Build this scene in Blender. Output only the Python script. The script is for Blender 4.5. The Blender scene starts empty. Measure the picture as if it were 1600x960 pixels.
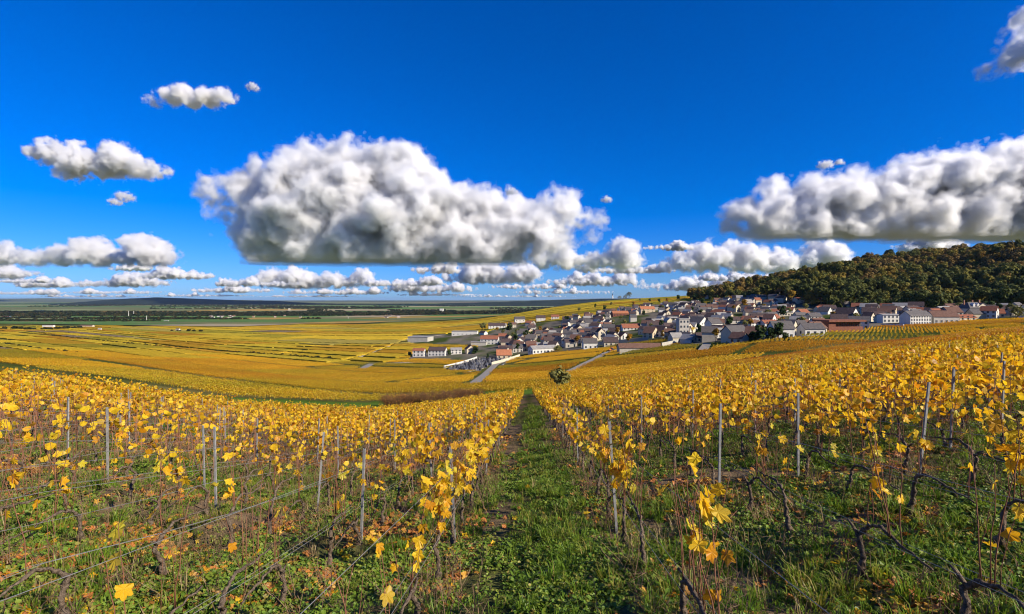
import bpy, bmesh, math, random, time
import numpy as np
from mathutils import Vector, Matrix, Euler

T0 = time.time()
rnd = random.Random(11)
rng = np.random.default_rng(11)
sc = bpy.context.scene
COL = sc.collection

# ------------------------------------------------------------------ camera, sky, sun, exposure
F, HY, CZ = 800.0, 468.0, 1.9           # focal length and horizon in photograph pixels, eye height
cam = bpy.data.cameras.new('camera')
cam_o = bpy.data.objects.new('camera', cam)
COL.objects.link(cam_o)
cam_o.location = (0, 0, CZ)
cam_o.rotation_euler = (math.radians(90), 0, 0)
cam.lens = 18; cam.sensor_width = 36; cam.shift_y = -12 / 1600
cam.clip_start = 0.05; cam.clip_end = 200000
sc.camera = cam_o

SUN_AZ, SUN_EL = math.radians(120), math.radians(30)
world = bpy.data.worlds.new('World'); sc.world = world; world.use_nodes = True
wt = world.node_tree
bg = wt.nodes['Background']
sky = wt.nodes.new('ShaderNodeTexSky'); sky.sky_type = 'NISHITA'; sky.sun_disc = False
sky.sun_elevation = SUN_EL; sky.sun_rotation = SUN_AZ
sky.altitude = 200; sky.air_density = 1.0; sky.dust_density = 0.25; sky.ozone_density = 3.0
mx = wt.nodes.new('ShaderNodeMix'); mx.data_type = 'RGBA'; mx.blend_type = 'MULTIPLY'
mx.inputs[0].default_value = 1; mx.inputs[7].default_value = (.40, .66, 1.34, 1)
hs = wt.nodes.new('ShaderNodeHueSaturation'); hs.inputs['Saturation'].default_value = 1.15
wt.links.new(sky.outputs[0], mx.inputs[6]); wt.links.new(mx.outputs[2], hs.inputs['Color']); wt.links.new(hs.outputs[0], bg.inputs[0])
bg.inputs[1].default_value = 0.072

sun = bpy.data.lights.new('sun', 'SUN')
sun_o = bpy.data.objects.new('sun', sun); COL.objects.link(sun_o)
sun.energy = 5.0; sun.angle = math.radians(.5); sun.color = (1, .91, .76)
sun_dir = Vector((math.sin(SUN_AZ) * math.cos(SUN_EL), math.cos(SUN_AZ) * math.cos(SUN_EL), math.sin(SUN_EL)))
sun_o.rotation_euler = sun_dir.to_track_quat('Z', 'Y').to_euler()
sun_o.location = sun_dir * 50

vs = sc.view_settings
vs.view_transform = 'Standard'; vs.look = 'None'; vs.gamma = 1; vs.exposure = 0.65; vs.use_curve_mapping = False
cy = sc.cycles
cy.use_denoising = True; cy.filter_width = 1.1; cy.max_bounces = 12; cy.diffuse_bounces = 3; cy.glossy_bounces = 2
cy.transmission_bounces = 3; cy.transparent_max_bounces = 8; cy.volume_bounces = 8

# ------------------------------------------------------------------ helpers
def tag(o, label=None, cat=None, group=None, kind=None):
    if label: o['label'] = label
    if cat: o['category'] = cat
    if group: o['group'] = group
    if kind: o['kind'] = kind
    return o

def empty(name, loc=(0, 0, 0), rz=0):
    o = bpy.data.objects.new(name, None); COL.objects.link(o)
    o.location = loc; o.rotation_euler = (0, 0, rz); o.empty_display_size = .2
    return o

def mobj(name, me, parent=None, loc=(0, 0, 0), rot=(0, 0, 0), scale=(1, 1, 1), link=True):
    o = bpy.data.objects.new(name, me)
    if link: COL.objects.link(o)
    if parent: o.parent = parent
    o.location = loc; o.rotation_euler = rot; o.scale = scale
    return o

ORD = ['first', 'second', 'third', 'fourth', 'fifth', 'sixth', 'seventh', 'eighth', 'ninth', 'tenth', 'eleventh',
       'twelfth', 'thirteenth', 'fourteenth', 'fifteenth', 'sixteenth', 'seventeenth', 'eighteenth', 'nineteenth',
       'twentieth', 'twenty-first', 'twenty-second', 'twenty-third', 'twenty-fourth', 'twenty-fifth']

class MB:
    """collects shapes, builds one mesh"""
    def __init__(s): s.v = []; s.f = []; s.m = []; s.a = []
    def add(s, vs, fs, m=0, a=0.0):
        n = len(s.v); s.v += [tuple(p) for p in vs]
        for f in fs: s.f.append([i + n for i in f]); s.m.append(m); s.a.append(a)
    def box(s, x0, x1, y0, y1, z0, z1, m=0):
        s.add([(x0, y0, z0), (x1, y0, z0), (x1, y1, z0), (x0, y1, z0), (x0, y0, z1), (x1, y0, z1), (x1, y1, z1), (x0, y1, z1)],
              [(0, 3, 2, 1), (4, 5, 6, 7), (0, 1, 5, 4), (1, 2, 6, 5), (2, 3, 7, 6), (3, 0, 4, 7)], m)
    def tube(s, pts, rad, n=5, m=0, cap=True, a=0.0):
        pts = [Vector(p) for p in pts]; vs = []; k = len(pts)
        for i, p in enumerate(pts):
            d = (pts[min(i + 1, k - 1)] - pts[max(i - 1, 0)])
            d = d.normalized() if d.length > 1e-9 else Vector((0, 0, 1))
            u = d.cross(Vector((.31, .95, .05))); u.normalize(); w = d.cross(u)
            for j in range(n):
                t = 2 * math.pi * j / n
                vs.append(p + (u * math.cos(t) + w * math.sin(t)) * rad[i])
        fs = []
        for i in range(k - 1):
            for j in range(n):
                fs.append((i * n + j, i * n + (j + 1) % n, (i + 1) * n + (j + 1) % n, (i + 1) * n + j))
        if cap: fs.append(tuple(range(n - 1, -1, -1))); fs.append(tuple((k - 1) * n + j for j in range(n)))
        s.add(vs, fs, m, a)
    def mesh(s, name, mats, smooth=False):
        me = bpy.data.meshes.new(name); me.from_pydata(s.v, [], s.f)
        for m in (mats if isinstance(mats, (list, tuple)) else [mats]): me.materials.append(m)
        me.polygons.foreach_set('material_index', s.m)
        if smooth: me.polygons.foreach_set('use_smooth', [True] * len(s.f))
        if any(s.a):
            at = me.attributes.new('rnd', 'FLOAT', 'FACE'); at.data.foreach_set('value', s.a)
        me.update()
        return me

# numpy value noise
_P = np.random.default_rng(5).random((256, 256))
def vn(x, y, seed=0):
    x = np.asarray(x, float) + seed * 17.31; y = np.asarray(y, float) + seed * 9.73
    xi = np.floor(x).astype(int); yi = np.floor(y).astype(int)
    fx = x - xi; fy = y - yi; fx = fx * fx * (3 - 2 * fx); fy = fy * fy * (3 - 2 * fy)
    a = _P[xi & 255, yi & 255]; b = _P[(xi + 1) & 255, yi & 255]; c = _P[xi & 255, (yi + 1) & 255]; d = _P[(xi + 1) & 255, (yi + 1) & 255]
    return (a * (1 - fx) + b * fx) * (1 - fy) + (c * (1 - fx) + d * fx) * fy
def fbm(x, y, o=4, seed=0):
    s = 0; t = 0; a = 1.0
    for i in range(o):
        s = s + a * vn(np.asarray(x) * 2 ** i, np.asarray(y) * 2 ** i, seed + i * 3); t += a; a *= .5
    return s / t

# ------------------------------------------------------------------ materials
class NT:
    def __init__(s, name):
        s.m = bpy.data.materials.new(name); s.m.use_nodes = True
        s.t = s.m.node_tree; s.p = s.t.nodes['Principled BSDF']; s.out = s.t.nodes['Material Output']
    def n(s, typ, **kw):
        x = s.t.nodes.new(typ)
        for k, v in kw.items(): setattr(x, k, v)
        return x
    def l(s, a, b): s.t.links.new(a, b)
    def setin(s, sock, v):
        if hasattr(v, 'links'): s.l(v, sock)
        elif isinstance(v, (tuple, list)) and len(v) == 3 and sock.type == 'RGBA': sock.default_value = (*v, 1)
        else: sock.default_value = v
    def math(s, op, a, b=None, c=None):
        x = s.n('ShaderNodeMath', operation=op)
        for i, v in enumerate((a, b, c)):
            if v is not None: s.setin(x.inputs[i], v)
        return x.outputs[0]
    def noise(s, scale, detail=3, rough=.55, vec=None, dist=0):
        x = s.n('ShaderNodeTexNoise'); x.inputs['Scale'].default_value = scale; x.inputs['Detail'].default_value = detail
        x.inputs['Roughness'].default_value = rough; x.inputs['Distortion'].default_value = dist
        if vec is not None: s.l(vec, x.inputs['Vector'])
        return x.outputs['Fac']
    def coord(s, which='Object'): return s.n('ShaderNodeTexCoord').outputs[which]
    def geo(s): return s.n('ShaderNodeNewGeometry').outputs['Position']
    def ramp(s, fac, stops, interp='LINEAR'):
        x = s.n('ShaderNodeValToRGB'); e = x.color_ramp.elements; x.color_ramp.interpolation = interp
        while len(e) < len(stops): e.new(.5)
        for i, (p, c) in enumerate(stops): e[i].position = p; e[i].color = (*c, 1)
        s.l(fac, x.inputs[0]); return x.outputs[0]
    def mix(s, fac, a, b, blend='MIX'):
        x = s.n('ShaderNodeMix', data_type='RGBA', blend_type=blend)
        s.setin(x.inputs[0], fac); s.setin(x.inputs[6], a); s.setin(x.inputs[7], b)
        return x.outputs[2]
    def bump(s, h, strength=.3, dist=.02):
        x = s.n('ShaderNodeBump'); x.inputs['Strength'].default_value = strength; x.inputs['Distance'].default_value = dist
        s.l(h, x.inputs['Height']); s.l(x.outputs[0], s.p.inputs['Normal'])

def mat(name, c, rough=.8, var=.25, scale=1.0, bump=0, metal=0, bdist=.02):
    """plain surface with uneven colour"""
    k = NT(name); g = k.coord('Object')
    f = k.noise(scale, 4, .6, g)
    lo = tuple(max(0, x * (1 - var)) for x in c); hi = tuple(min(1, x * (1 + var)) for x in c)
    k.l(k.ramp(f, [(.3, lo), (.7, hi)]), k.p.inputs['Base Color'])
    k.p.inputs['Roughness'].default_value = rough; k.p.inputs['Metallic'].default_value = metal
    k.p.inputs['Specular IOR Level'].default_value = .05 if rough > .75 else .3
    if bump: k.bump(f, bump, bdist)
    return k.m

def leaf_mat(name, stops, trans=.45, tint=True, use_face=True, gloss=.45, tcol=1.25):
    """thin leaves: colour from a random number per leaf, light passes through"""
    k = NT(name)
    oi = k.n('ShaderNodeObjectInfo').outputs['Random']
    fac = oi
    if use_face:
        a = k.n('ShaderNodeAttribute', attribute_type='GEOMETRY', attribute_name='rnd')
        fac = k.math('FRACT', k.math('ADD', a.outputs['Fac'], k.math('MULTIPLY', oi, 1.0)))
    c = k.ramp(fac, stops)
    if tint:
        t = k.n('ShaderNodeAttribute', attribute_type='INSTANCER', attribute_name='tint')
        c = k.mix(1.0, c, k.mix(t.outputs['Fac'], (1, 1, 1), (.70, .42, .5)), 'MULTIPLY')
        t2 = k.n('ShaderNodeAttribute', attribute_type='INSTANCER', attribute_name='olive')
        c = k.mix(1.0, c, k.mix(t2.outputs['Fac'], (1, 1, 1), (.42, .60, .8)), 'MULTIPLY')
    g = k.coord('Object')
    f = k.noise(30, 2, .5, g)
    c = k.mix(1.0, c, k.ramp(f, [(.3, (.72, .66, .6)), (.6, (1, 1, 1))]), 'MULTIPLY')
    k.l(c, k.p.inputs['Base Color']); k.p.inputs['Roughness'].default_value = gloss
    k.p.inputs['Specular IOR Level'].default_value = .12 if gloss > .6 else .25
    tr = k.n('ShaderNodeBsdfTranslucent'); k.l(k.mix(1.0, c, (tcol, tcol * .92, tcol * .6), 'MULTIPLY'), tr.inputs[0])
    ms = k.n('ShaderNodeMixShader'); ms.inputs[0].default_value = trans
    k.l(k.p.outputs[0], ms.inputs[1]); k.l(tr.outputs[0], ms.inputs[2]); k.l(ms.outputs[0], k.out.inputs[0])
    return k.m

YEL = [(0, (.82, .525, .020)), (.3, (.88, .615, .028)), (.55, (.82, .46, .016)), (.72, (.66, .28, .014)), (.88, (.72, .56, .05)), (1, (.42, .17, .025))]
M = {}
M['vine_leaf'] = leaf_mat('vine_leaf', YEL)
def near_leaf_mat():
    m = leaf_mat('vine_leaf_near', YEL); t = m.node_tree; k = NT.__new__(NT); k.m = m; k.t = t; k.p = t.nodes['Principled BSDF']; k.out = t.nodes['Material Output']
    old = k.p.inputs['Base Color'].links[0].from_socket; g = k.coord('Object')
    ln = k.n('ShaderNodeVectorMath', operation='LENGTH'); k.l(g, ln.inputs[0]); oi = k.n('ShaderNodeObjectInfo').outputs['Random']
    nz = k.noise(5, 4, .6, g)
    edge = k.math('ADD', ln.outputs['Value'], k.math('MULTIPLY', k.math('SUBTRACT', nz, .5), .55))
    thr = k.math('ADD', .42, k.math('MULTIPLY', k.math('FRACT', k.math('MULTIPLY', oi, 7.3)), .35))
    f = k.math('MULTIPLY', k.math('SUBTRACT', edge, thr), 7.0); mr = k.n('ShaderNodeClamp'); k.l(f, mr.inputs[0])
    c = k.mix(mr.outputs[0], old, (.30, .12, .025))
    sp = k.n('ShaderNodeSeparateXYZ'); k.l(g, sp.inputs[0]); an = k.math('ARCTAN2', sp.outputs[0], sp.outputs[1])
    v = k.math('ABSOLUTE', k.math('SINE', k.math('MULTIPLY', an, 3.45))); vein = k.math('LESS_THAN', v, k.math('DIVIDE', .03, k.math('ADD', ln.outputs['Value'], .05)))
    c = k.mix(k.math('MULTIPLY', vein, .35), c, (.55, .50, .10))
    gr = k.math('MULTIPLY', k.math('GREATER_THAN', k.math('FRACT', k.math('MULTIPLY', oi, 13.7)), .78), k.noise(3, 2, .5, g)); c = k.mix(k.math('MULTIPLY', gr, .9), c, (.42, .46, .04))
    for lk in list(old.links):
        to = lk.to_socket
        if to.node == k.p or to.node.type == 'MIX' and to.node != c.node: 
            k.l(c, to) if to.node == k.p else None
    for nd in t.nodes:
        if nd.type == 'BSDF_TRANSLUCENT':
            src = nd.inputs[0].links[0].from_node; k.l(c, src.inputs[6])
    return m
M['vine_leaf_near'] = near_leaf_mat()
M['dry_leaf'] = leaf_mat('dry_leaf', [(0, (.42, .15, .035)), (.35, (.52, .21, .045)), (.6, (.28, .11, .035)), (.85, (.62, .36, .045)), (1, (.38, .2, .08))], trans=.2, tint=False)
M['grass'] = leaf_mat('grass', [(0, (.10, .20, .016)), (.4, (.17, .29, .024)), (.75, (.25, .33, .033)), (.92, (.34, .31, .07)), (1, (.42, .33, .11))], trans=.4, tint=False)
M['weed'] = leaf_mat('weed', [(0, (.10, .19, .02)), (.5, (.18, .28, .03)), (.85, (.25, .30, .04)), (1, (.30, .22, .055))], trans=.3, tint=False)
M['straw'] = leaf_mat('straw', [(0, (.26, .18, .08)), (.5, (.36, .27, .13)), (1, (.17, .11, .05))], trans=.15, tint=False)
M['bark'] = mat('bark', (.135, .10, .07), .95, .65, 40, 1.0, 0, .03)
M['dead_stalk'] = mat('dead_stalk', (.17, .11, .065), .9, .4, 9)
M['cane'] = mat('cane', (.20, .085, .045), .7, .35, 14, .2)
M['steel'] = mat('galvanised_steel', (.23, .225, .21), .65, .35, 9, .1, 0)
M['wire'] = mat('wire', (.26, .25, .23), .5, .15, 5, 0, .3)
TREES = {'olive': [(0, (0.178, 0.163, 0.026)), (.5, (0.222, 0.185, 0.030)), (1, (0.155, 0.155, 0.026))], 'dark green': [(0, (0.074, 0.092, 0.019)), (.6, (0.111, 0.118, 0.024)), (1, (0.089, 0.104, 0.022))],
         'brown': [(0, (0.20, 0.135, 0.035)), (.6, (0.235, 0.15, 0.038)), (1, (0.175, 0.125, 0.03))], 'golden': [(0, (0.281, 0.192, 0.026)), (.6, (0.244, 0.178, 0.030)), (1, (0.296, 0.163, 0.022))]}
for kx in TREES: M[kx] = leaf_mat('tree_leaf', TREES[kx], trans=.14, tint=False, use_face=False, gloss=.75)
M['dark_leaf'] = leaf_mat('dark_leaf', [(0, (.022, .045, .014)), (.6, (.04, .07, .018)), (1, (.06, .09, .02))], trans=.2, tint=False, gloss=.7)
M['gold_leaf'] = leaf_mat('gold_leaf', [(0, (.40, .20, .02)), (.6, (.34, .22, .025)), (1, (.26, .14, .02))], trans=.3, tint=False, gloss=.7)
M['olive_leaf'] = leaf_mat('olive_leaf', [(0, (.18, .19, .055)), (.6, (.26, .24, .07)), (1, (.15, .16, .045))], trans=.25, tint=False, gloss=.7)
M['brown_twig'] = mat('brown_twig', (.16, .085, .04), .9, .4, 3)
M['far_tree'] = leaf_mat('far_tree', [(0, (.014, .024, .010)), (.5, (.026, .034, .012)), (.85, (.05, .046, .014)), (1, (.07, .045, .016))], trans=.15, tint=False, use_face=False, gloss=.8)  # dark leaf tones stand in for the cloud shadow on the river wood

# ------------------------------------------------------------------ terrain: ground level as drop per metre of depth, by bearing and depth
# bearing is given as the photograph column px = 800 + 800 * X / Y
VPX = [-500, 0, 175, 345, 575, 700, 825, 1000, 1125, 1300, 1600, 2100]
VPY = [548, 556, 582, 612, 630, 620, 602, 580, 563, 542, 507, 490]
EDX = [-500, 0, 175, 345, 575, 700, 825, 1000, 1125, 1300, 1600, 2100]
EDY = [26, 30, 35, 42, 58, 74, 95, 125, 140, 165, 190, 210]
def Yedge(px): return np.interp(px, EDX, EDY)
COLS = {
    -500: [(100, 588), (200, 566), (400, 544), (700, 527), (1200, 515), (2000, 503), (3000, 495), (5000, 484), (8000, 478), (15000, 473), (50000, 469.5)],
    0: [(60, 600), (100, 592), (150, 578), (250, 560), (400, 545), (700, 528), (1200, 515), (2000, 503), (3000, 495), (5000, 484), (8000, 478), (15000, 473), (50000, 469.5)],
    175: [(50, 613), (75, 603), (95, 597), (150, 585), (250, 568), (400, 552), (700, 533), (1200, 518), (2000, 505), (3000, 495), (5000, 484), (8000, 478), (15000, 473), (50000, 469.5)],
    345: [(60, 636), (80, 624), (95, 617), (150, 601), (250, 585), (400, 563), (700, 540), (1200, 522), (2000, 507), (3000, 495), (5000, 484), (8000, 478), (15000, 473), (50000, 469.5)],
    575: [(78, 642), (110, 628), (160, 614), (250, 596), (400, 567), (620, 543), (900, 527), (1400, 513), (2000, 506), (3000, 495), (5000, 484), (8000, 478), (15000, 473), (50000, 469.5)],
    660: [(90, 632), (125, 620), (200, 598), (300, 578), (450, 557), (620, 536), (900, 522), (1500, 509), (2500, 497), (5000, 484), (8000, 478), (15000, 473), (50000, 469.5)],
    760: [(110, 616), (160, 604), (250, 588), (350, 572), (420, 560), (500, 548), (600, 535), (750, 521), (1000, 510), (1400, 502), (2500, 496), (5000, 484), (8000, 478), (15000, 473), (50000, 469.5)],
    850: [(120, 610), (160, 598), (250, 578), (320, 564), (400, 550), (500, 535), (650, 519), (800, 505), (1100, 491), (1600, 480), (2500, 492), (5000, 484), (8000, 478), (15000, 473), (50000, 469.5)],
    957: [(150, 592), (200, 577), (260, 560), (330, 546), (420, 530), (550, 512), (700, 495), (1000, 480), (1500, 468), (1800, 468.5), (2800, 485), (5000, 484), (8000, 478), (15000, 473), (50000, 469.5)],
    1080: [(160, 573), (200, 558), (250, 545), (320, 533), (420, 515), (550, 497), (700, 482), (1000, 468), (1400, 461), (2500, 474), (5000, 484), (8000, 478), (15000, 473), (50000, 469.5)],
    1240: [(165, 553), (195, 532), (215, 526), (280, 518), (380, 505), (480, 490), (560, 480), (620, 470), (700, 456), (830, 439), (900, 438), (1500, 455), (3000, 474), (5000, 482), (8000, 478), (15000, 473), (50000, 469.5)],
    1440: [(190, 533), (230, 524), (300, 510), (350, 502), (400, 492), (450, 480), (600, 442), (800, 410), (880, 407), (1500, 442), (3000, 474), (5000, 482), (8000, 478), (15000, 473), (50000, 469.5)],
    1600: [(200, 515), (240, 508), (300, 499), (350, 492), (400, 484), (450, 472), (600, 431), (800, 396), (880, 394), (1500, 440), (3000, 474), (5000, 482), (8000, 478), (15000, 473), (50000, 469.5)],
    2100: [(220, 497), (300, 489), (350, 484), (400, 470), (600, 415), (800, 380), (880, 378), (1500, 440), (3000, 474), (5000, 482), (8000, 478), (15000, 473), (50000, 469.5)],
}
PXG = np.arange(-500, 2101, 20.0)
LYG = np.arange(math.log(2.0), math.log(52000), .035)
def _build_G():
    ks = sorted(COLS); G = np.zeros((len(ks), len(LYG)))
    for i, k in enumerate(ks):
        v = np.interp(k, VPX, VPY); g0 = -(v - HY) / F; ye = float(Yedge(k))
        ly = [math.log(2), math.log(ye * .85), math.log(ye)]; gg = [g0, g0, g0]
        for (Y, py) in COLS[k]:
            if Y > ye * 1.1: ly.append(math.log(Y)); gg.append(CZ / Y - (py - HY) / F)
        G[i] = np.interp(LYG, ly, gg)
    out = np.zeros((len(PXG), len(LYG)))
    for j in range(len(LYG)): out[:, j] = np.interp(PXG, ks, G[:, j])
    def blur(a, s, ax):
        r = int(s * 3) + 1; w = np.exp(-.5 * (np.arange(-r, r + 1) / s) ** 2); w /= w.sum()
        p = np.pad(a, [(r, r) if i == ax else (0, 0) for i in range(2)], mode='edge')
        return np.apply_along_axis(lambda q: np.convolve(q, w, 'valid'), ax, p)
    return blur(blur(out, 2.2, 0), 2.0, 1)
GG = _build_G()
def ground(X, Y):
    X = np.asarray(X, float); Y = np.asarray(Y, float)
    R = np.hypot(X, Y); az = np.arctan2(X, Y); aa = np.abs(az)
    azc = np.clip(az, -1.02, 1.02)
    px = np.clip(800 + 800 * np.tan(azc), -500, 2099.9)
    Ye = np.maximum(R * np.cos(azc), 2.0)
    nearb = np.clip((6 - R) / 4, 0, 1)
    px = px * (1 - nearb) + np.clip(800 + 160 * X, -500, 2099.9) * nearb
    u = (px + 500) / 20; v = (np.log(Ye) - LYG[0]) / .035
    i = np.clip(u.astype(int), 0, len(PXG) - 2); j = np.clip(v.astype(int), 0, len(LYG) - 2)
    fu = np.clip(u - i, 0, 1); fv = np.clip(v - j, 0, 1)
    g = (GG[i, j] * (1 - fu) + GG[i + 1, j] * fu) * (1 - fv) + (GG[i, j + 1] * (1 - fu) + GG[i + 1, j + 1] * fu) * fv
    fwd = g * R * np.cos(azc)
    back = np.minimum(.14 * R, 50.0)
    t = np.clip((aa - 1.02) / 1.2, 0, 1); t = t * t * (3 - 2 * t)
    z = fwd * (1 - t) + back * t
    fo = np.clip((np.minimum(800 + 800 * np.tan(azc), 2200) - 1110) / 90, 0, 1) * np.clip((R - 520) / 130, 0, 1) * np.clip((1500 - R) / 300, 0, 1) * (aa < 1.2)
    z = z + fo * (fbm(X / 110., Y / 110., 2, 6) - .55) * 44
    near = np.clip((60 - R) / 30, 0, 1)
    z = z + near * ((fbm(X * 1.1, Y * 1.1, 3, 2) - .5) * .14)
    return z
def gz(x, y): return float(ground(x, y))
def pix(X, Y):
    """photograph column and row of the ground below a place"""
    z = ground(X, Y); Y = np.maximum(np.asarray(Y, float), .1)
    return 800 + 800 * np.asarray(X) / Y, HY + (CZ - z) / Y * 800
_YS = np.exp(np.linspace(math.log(60), math.log(30000), 1500))
def hit(px, py, ymin=60):
    """the place where the ground shows at a photograph pixel"""
    ys = _YS[_YS >= ymin]; xs = (px - 800) / 800 * ys
    p = HY + (CZ - ground(xs, ys)) / ys * 800
    k = np.nonzero(p <= py)[0]
    k = k[0] if len(k) else len(ys) - 1
    return float(xs[k]), float(ys[k])
def inpoly(x, y, poly):
    x = np.asarray(x, float); y = np.asarray(y, float); r = np.zeros(x.shape, bool); n = len(poly)
    for i in range(n):
        x0, y0 = poly[i]; x1, y1 = poly[(i + 1) % n]
        if y0 == y1: continue
        c = ((y0 > y) != (y1 > y)) & (x < (x1 - x0) * (y - y0) / (y1 - y0) + x0); r ^= c
    return r

ROWDX = .031                                 # rows lean this much to the right per metre ahead
ROWS_L = [-.93 - 1.27 * i for i in range(60)]
ROWS_R = [1.08, 2.70] + [4.05 + 1.33 * i for i in range(170)]

# village outline (columns and rows of the ground it stands on)
VILL = [(690, 562), (760, 566), (812, 560), (870, 549), (905, 548), (960, 541), (1045, 531), (1062, 540), (1100, 541), (1140, 538), (1180, 533),
        (1225, 531), (1290, 521), (1345, 517), (1390, 509), (1455, 509), (1500, 503), (1610, 499), (1700, 497), (1700, 462), (1600, 472), (1480, 479), (1390, 476),
        (1340, 470), (1280, 463), (1200, 466), (1140, 469), (1100, 475), (1000, 481), (950, 490), (880, 501), (800, 508), (755, 520), (700, 522), (640, 524),
        (640, 538), (700, 540), (745, 541), (735, 548), (640, 552), (640, 561)]
CEM = [(694, 581), (772, 581), (800, 562), (748, 562), (716, 570)]
def in_village(X, Y):
    p, q = pix(X, Y)
    return inpoly(p, q, VILL) & (np.asarray(Y) > 190) & (np.asarray(Y) < 1100)
def in_cem(X, Y):
    p, q = pix(X, Y); return inpoly(p, q, CEM) & (np.asarray(Y) > 250) & (np.asarray(Y) < 600)
FBX = [1060, 1100, 1150, 1240, 1340, 1440, 1600, 2100]; FBY = [1150, 860, 700, 585, 500, 440, 405, 385]
def in_forest(X, Y):
    Y = np.asarray(Y, float); p = 800 + 800 * np.asarray(X) / np.maximum(Y, 1)
    return (p > 1075) & (Y > np.interp(p, FBX, FBY)) & (Y < 1700)
def in_field(X, Y):
    Y = np.asarray(Y, float); p = 800 + 800 * np.asarray(X) / np.maximum(Y, 3)
    return Y < Yedge(np.clip(p, -500, 2100))

# tracks as lists of (column, row) turned into ground points
def track_pts(pp, step=6):
    P = [np.array(hit(*q)) for q in pp]; out = []
    for a, b in zip(P[:-1], P[1:]):
        n = max(1, int(np.linalg.norm(b - a) / step))
        for i in range(n): out.append(a + (b - a) * i / n)
    out.append(P[-1]); out = np.array(out)
    for _ in range(3): out[1:-1] = (out[:-2] + 2 * out[1:-1] + out[2:]) / 4
    return out
TRACKS = {
    'lane': (track_pts([(736, 603), (750, 592), (764, 580), (774, 570), (790, 564), (815, 558)]), 1.9),
    'farm_track': (track_pts([(884, 584), (910, 571), (935, 559), (948, 551), (966, 547)]), 1.5),
    'village_track': (track_pts([(1098, 549), (1102, 543), (1105, 538)]), 2.0),
    'field_track': (track_pts([(566, 577), (574, 572), (582, 569)]), 2.6),
    'white_track': (track_pts([(590, 569), (640, 567), (700, 566)]), 1.8),
    'valley_road': (track_pts([(690, 524), (640, 530), (600, 545), (545, 563)]), 1.6),
}
def near_track(X, Y, extra=0):
    r = np.zeros(np.shape(X), bool)
    for P, w in TRACKS.values():
        for q in P: r |= (np.asarray(X) - q[0]) ** 2 + (np.asarray(Y) - q[1]) ** 2 < (w + 2.0 + extra) ** 2
    return r

# the ground sheet
def build_ground():
    azs = np.concatenate([np.arange(-math.pi, -.95, .035), np.arange(-.95, .95, .0034), np.arange(.95, math.pi, .035)])
    rs = np.concatenate([[.02, .5, 1.0], np.exp(np.arange(math.log(1.5), math.log(45), .026)), np.exp(np.arange(math.log(46), math.log(60000), .05))])
    A, Rr = np.meshgrid(azs, rs); X = Rr * np.sin(A); Y = Rr * np.cos(A); Z = ground(X, Y)
    nr, na = A.shape
    co = np.stack([X, Y, Z], -1).reshape(-1, 3)
    idx = np.arange(nr * na).reshape(nr, na); nx = np.roll(idx, -1, 1)
    q = np.stack([idx[:-1], idx[1:], nx[1:], nx[:-1]], -1).reshape(-1, 4)
    me = bpy.data.meshes.new('ground'); me.vertices.add(len(co)); me.vertices.foreach_set('co', co.ravel())
    me.loops.add(q.size); me.loops.foreach_set('vertex_index', q.ravel()[:])
    me.polygons.add(len(q)); me.polygons.foreach_set('loop_start', np.arange(0, q.size, 4)); me.polygons.foreach_set('loop_total', np.full(len(q), 4))
    me.polygons.foreach_set('use_smooth', np.ones(len(q), bool)); me.update(calc_edges=True)
    x = X.ravel(); y = Y.ravel()
    c = np.zeros((len(co), 4)); c[:, 3] = 1
    n1 = fbm(x * .5, y * .5, 4, 3); n2 = fbm(x * .02, y * .02, 4, 8)
    def lerp(a, b, t): return np.array(a)[None] * (1 - t[:, None]) + np.array(b)[None] * t[:, None]
    soil = np.clip((n1 - .42) * 5, 0, 1)
    c[:, :3] = lerp((.075, .095, .022), (.17, .15, .05), np.clip((n2 - .35) * 3, 0, 1))          # open country
    fld = in_field(x, y) & (np.hypot(x, y) < 300)
    xr = x - ROWDX * y
    base = lerp((.24, .165, .095), (.14, .14, .045), soil)
    alley = np.clip(1 - np.abs(xr - .2) / .75, 0, 1) * (y < 120)
    base = base * (1 - alley[:, None] * .8) + np.array((.06, .085, .018)) * alley[:, None] * .8
    c[fld, :3] = base[fld]
    lane = (~fld) & (y > 20) & (y < Yedge(np.clip(800 + 800 * x / np.maximum(y, 3), -500, 2100)) + 45) & (x < 10)
    c[lane, :3] = (.10, .175, .028)
    v = in_village(x, y); g = np.clip((fbm(x * .05, y * .05, 3, 12) - .45) * 6, 0, 1)
    c[v, :3] = lerp((.17, .15, .12), (.06, .085, .022), g)[v]
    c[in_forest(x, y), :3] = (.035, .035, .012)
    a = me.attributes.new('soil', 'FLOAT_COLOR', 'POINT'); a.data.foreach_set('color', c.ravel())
    k = NT('ground'); at = k.n('ShaderNodeAttribute', attribute_type='GEOMETRY', attribute_name='soil')
    p = k.geo(); f1 = k.noise(3.5, 6, .65, p); f2 = k.noise(26, 4, .7, p); f3 = k.noise(.03, 5, .6, p)
    cc = k.mix(1.0, at.outputs['Color'], k.ramp(f1, [(.3, (.5, .5, .5)), (.72, (1.4, 1.35, 1.3))]), 'MULTIPLY')
    cc = k.mix(1.0, cc, k.ramp(f2, [(.3, (.55, .55, .55)), (.7, (1.4, 1.4, 1.4))]), 'MULTIPLY')
    cc = k.mix(1.0, cc, k.ramp(f3, [(.3, (.75, .8, .8)), (.7, (1.2, 1.15, 1.1))]), 'MULTIPLY')
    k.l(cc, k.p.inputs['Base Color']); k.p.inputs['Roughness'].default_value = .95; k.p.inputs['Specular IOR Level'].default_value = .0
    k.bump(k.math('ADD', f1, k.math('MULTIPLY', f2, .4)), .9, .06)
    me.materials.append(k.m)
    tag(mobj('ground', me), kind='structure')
build_ground()

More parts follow.
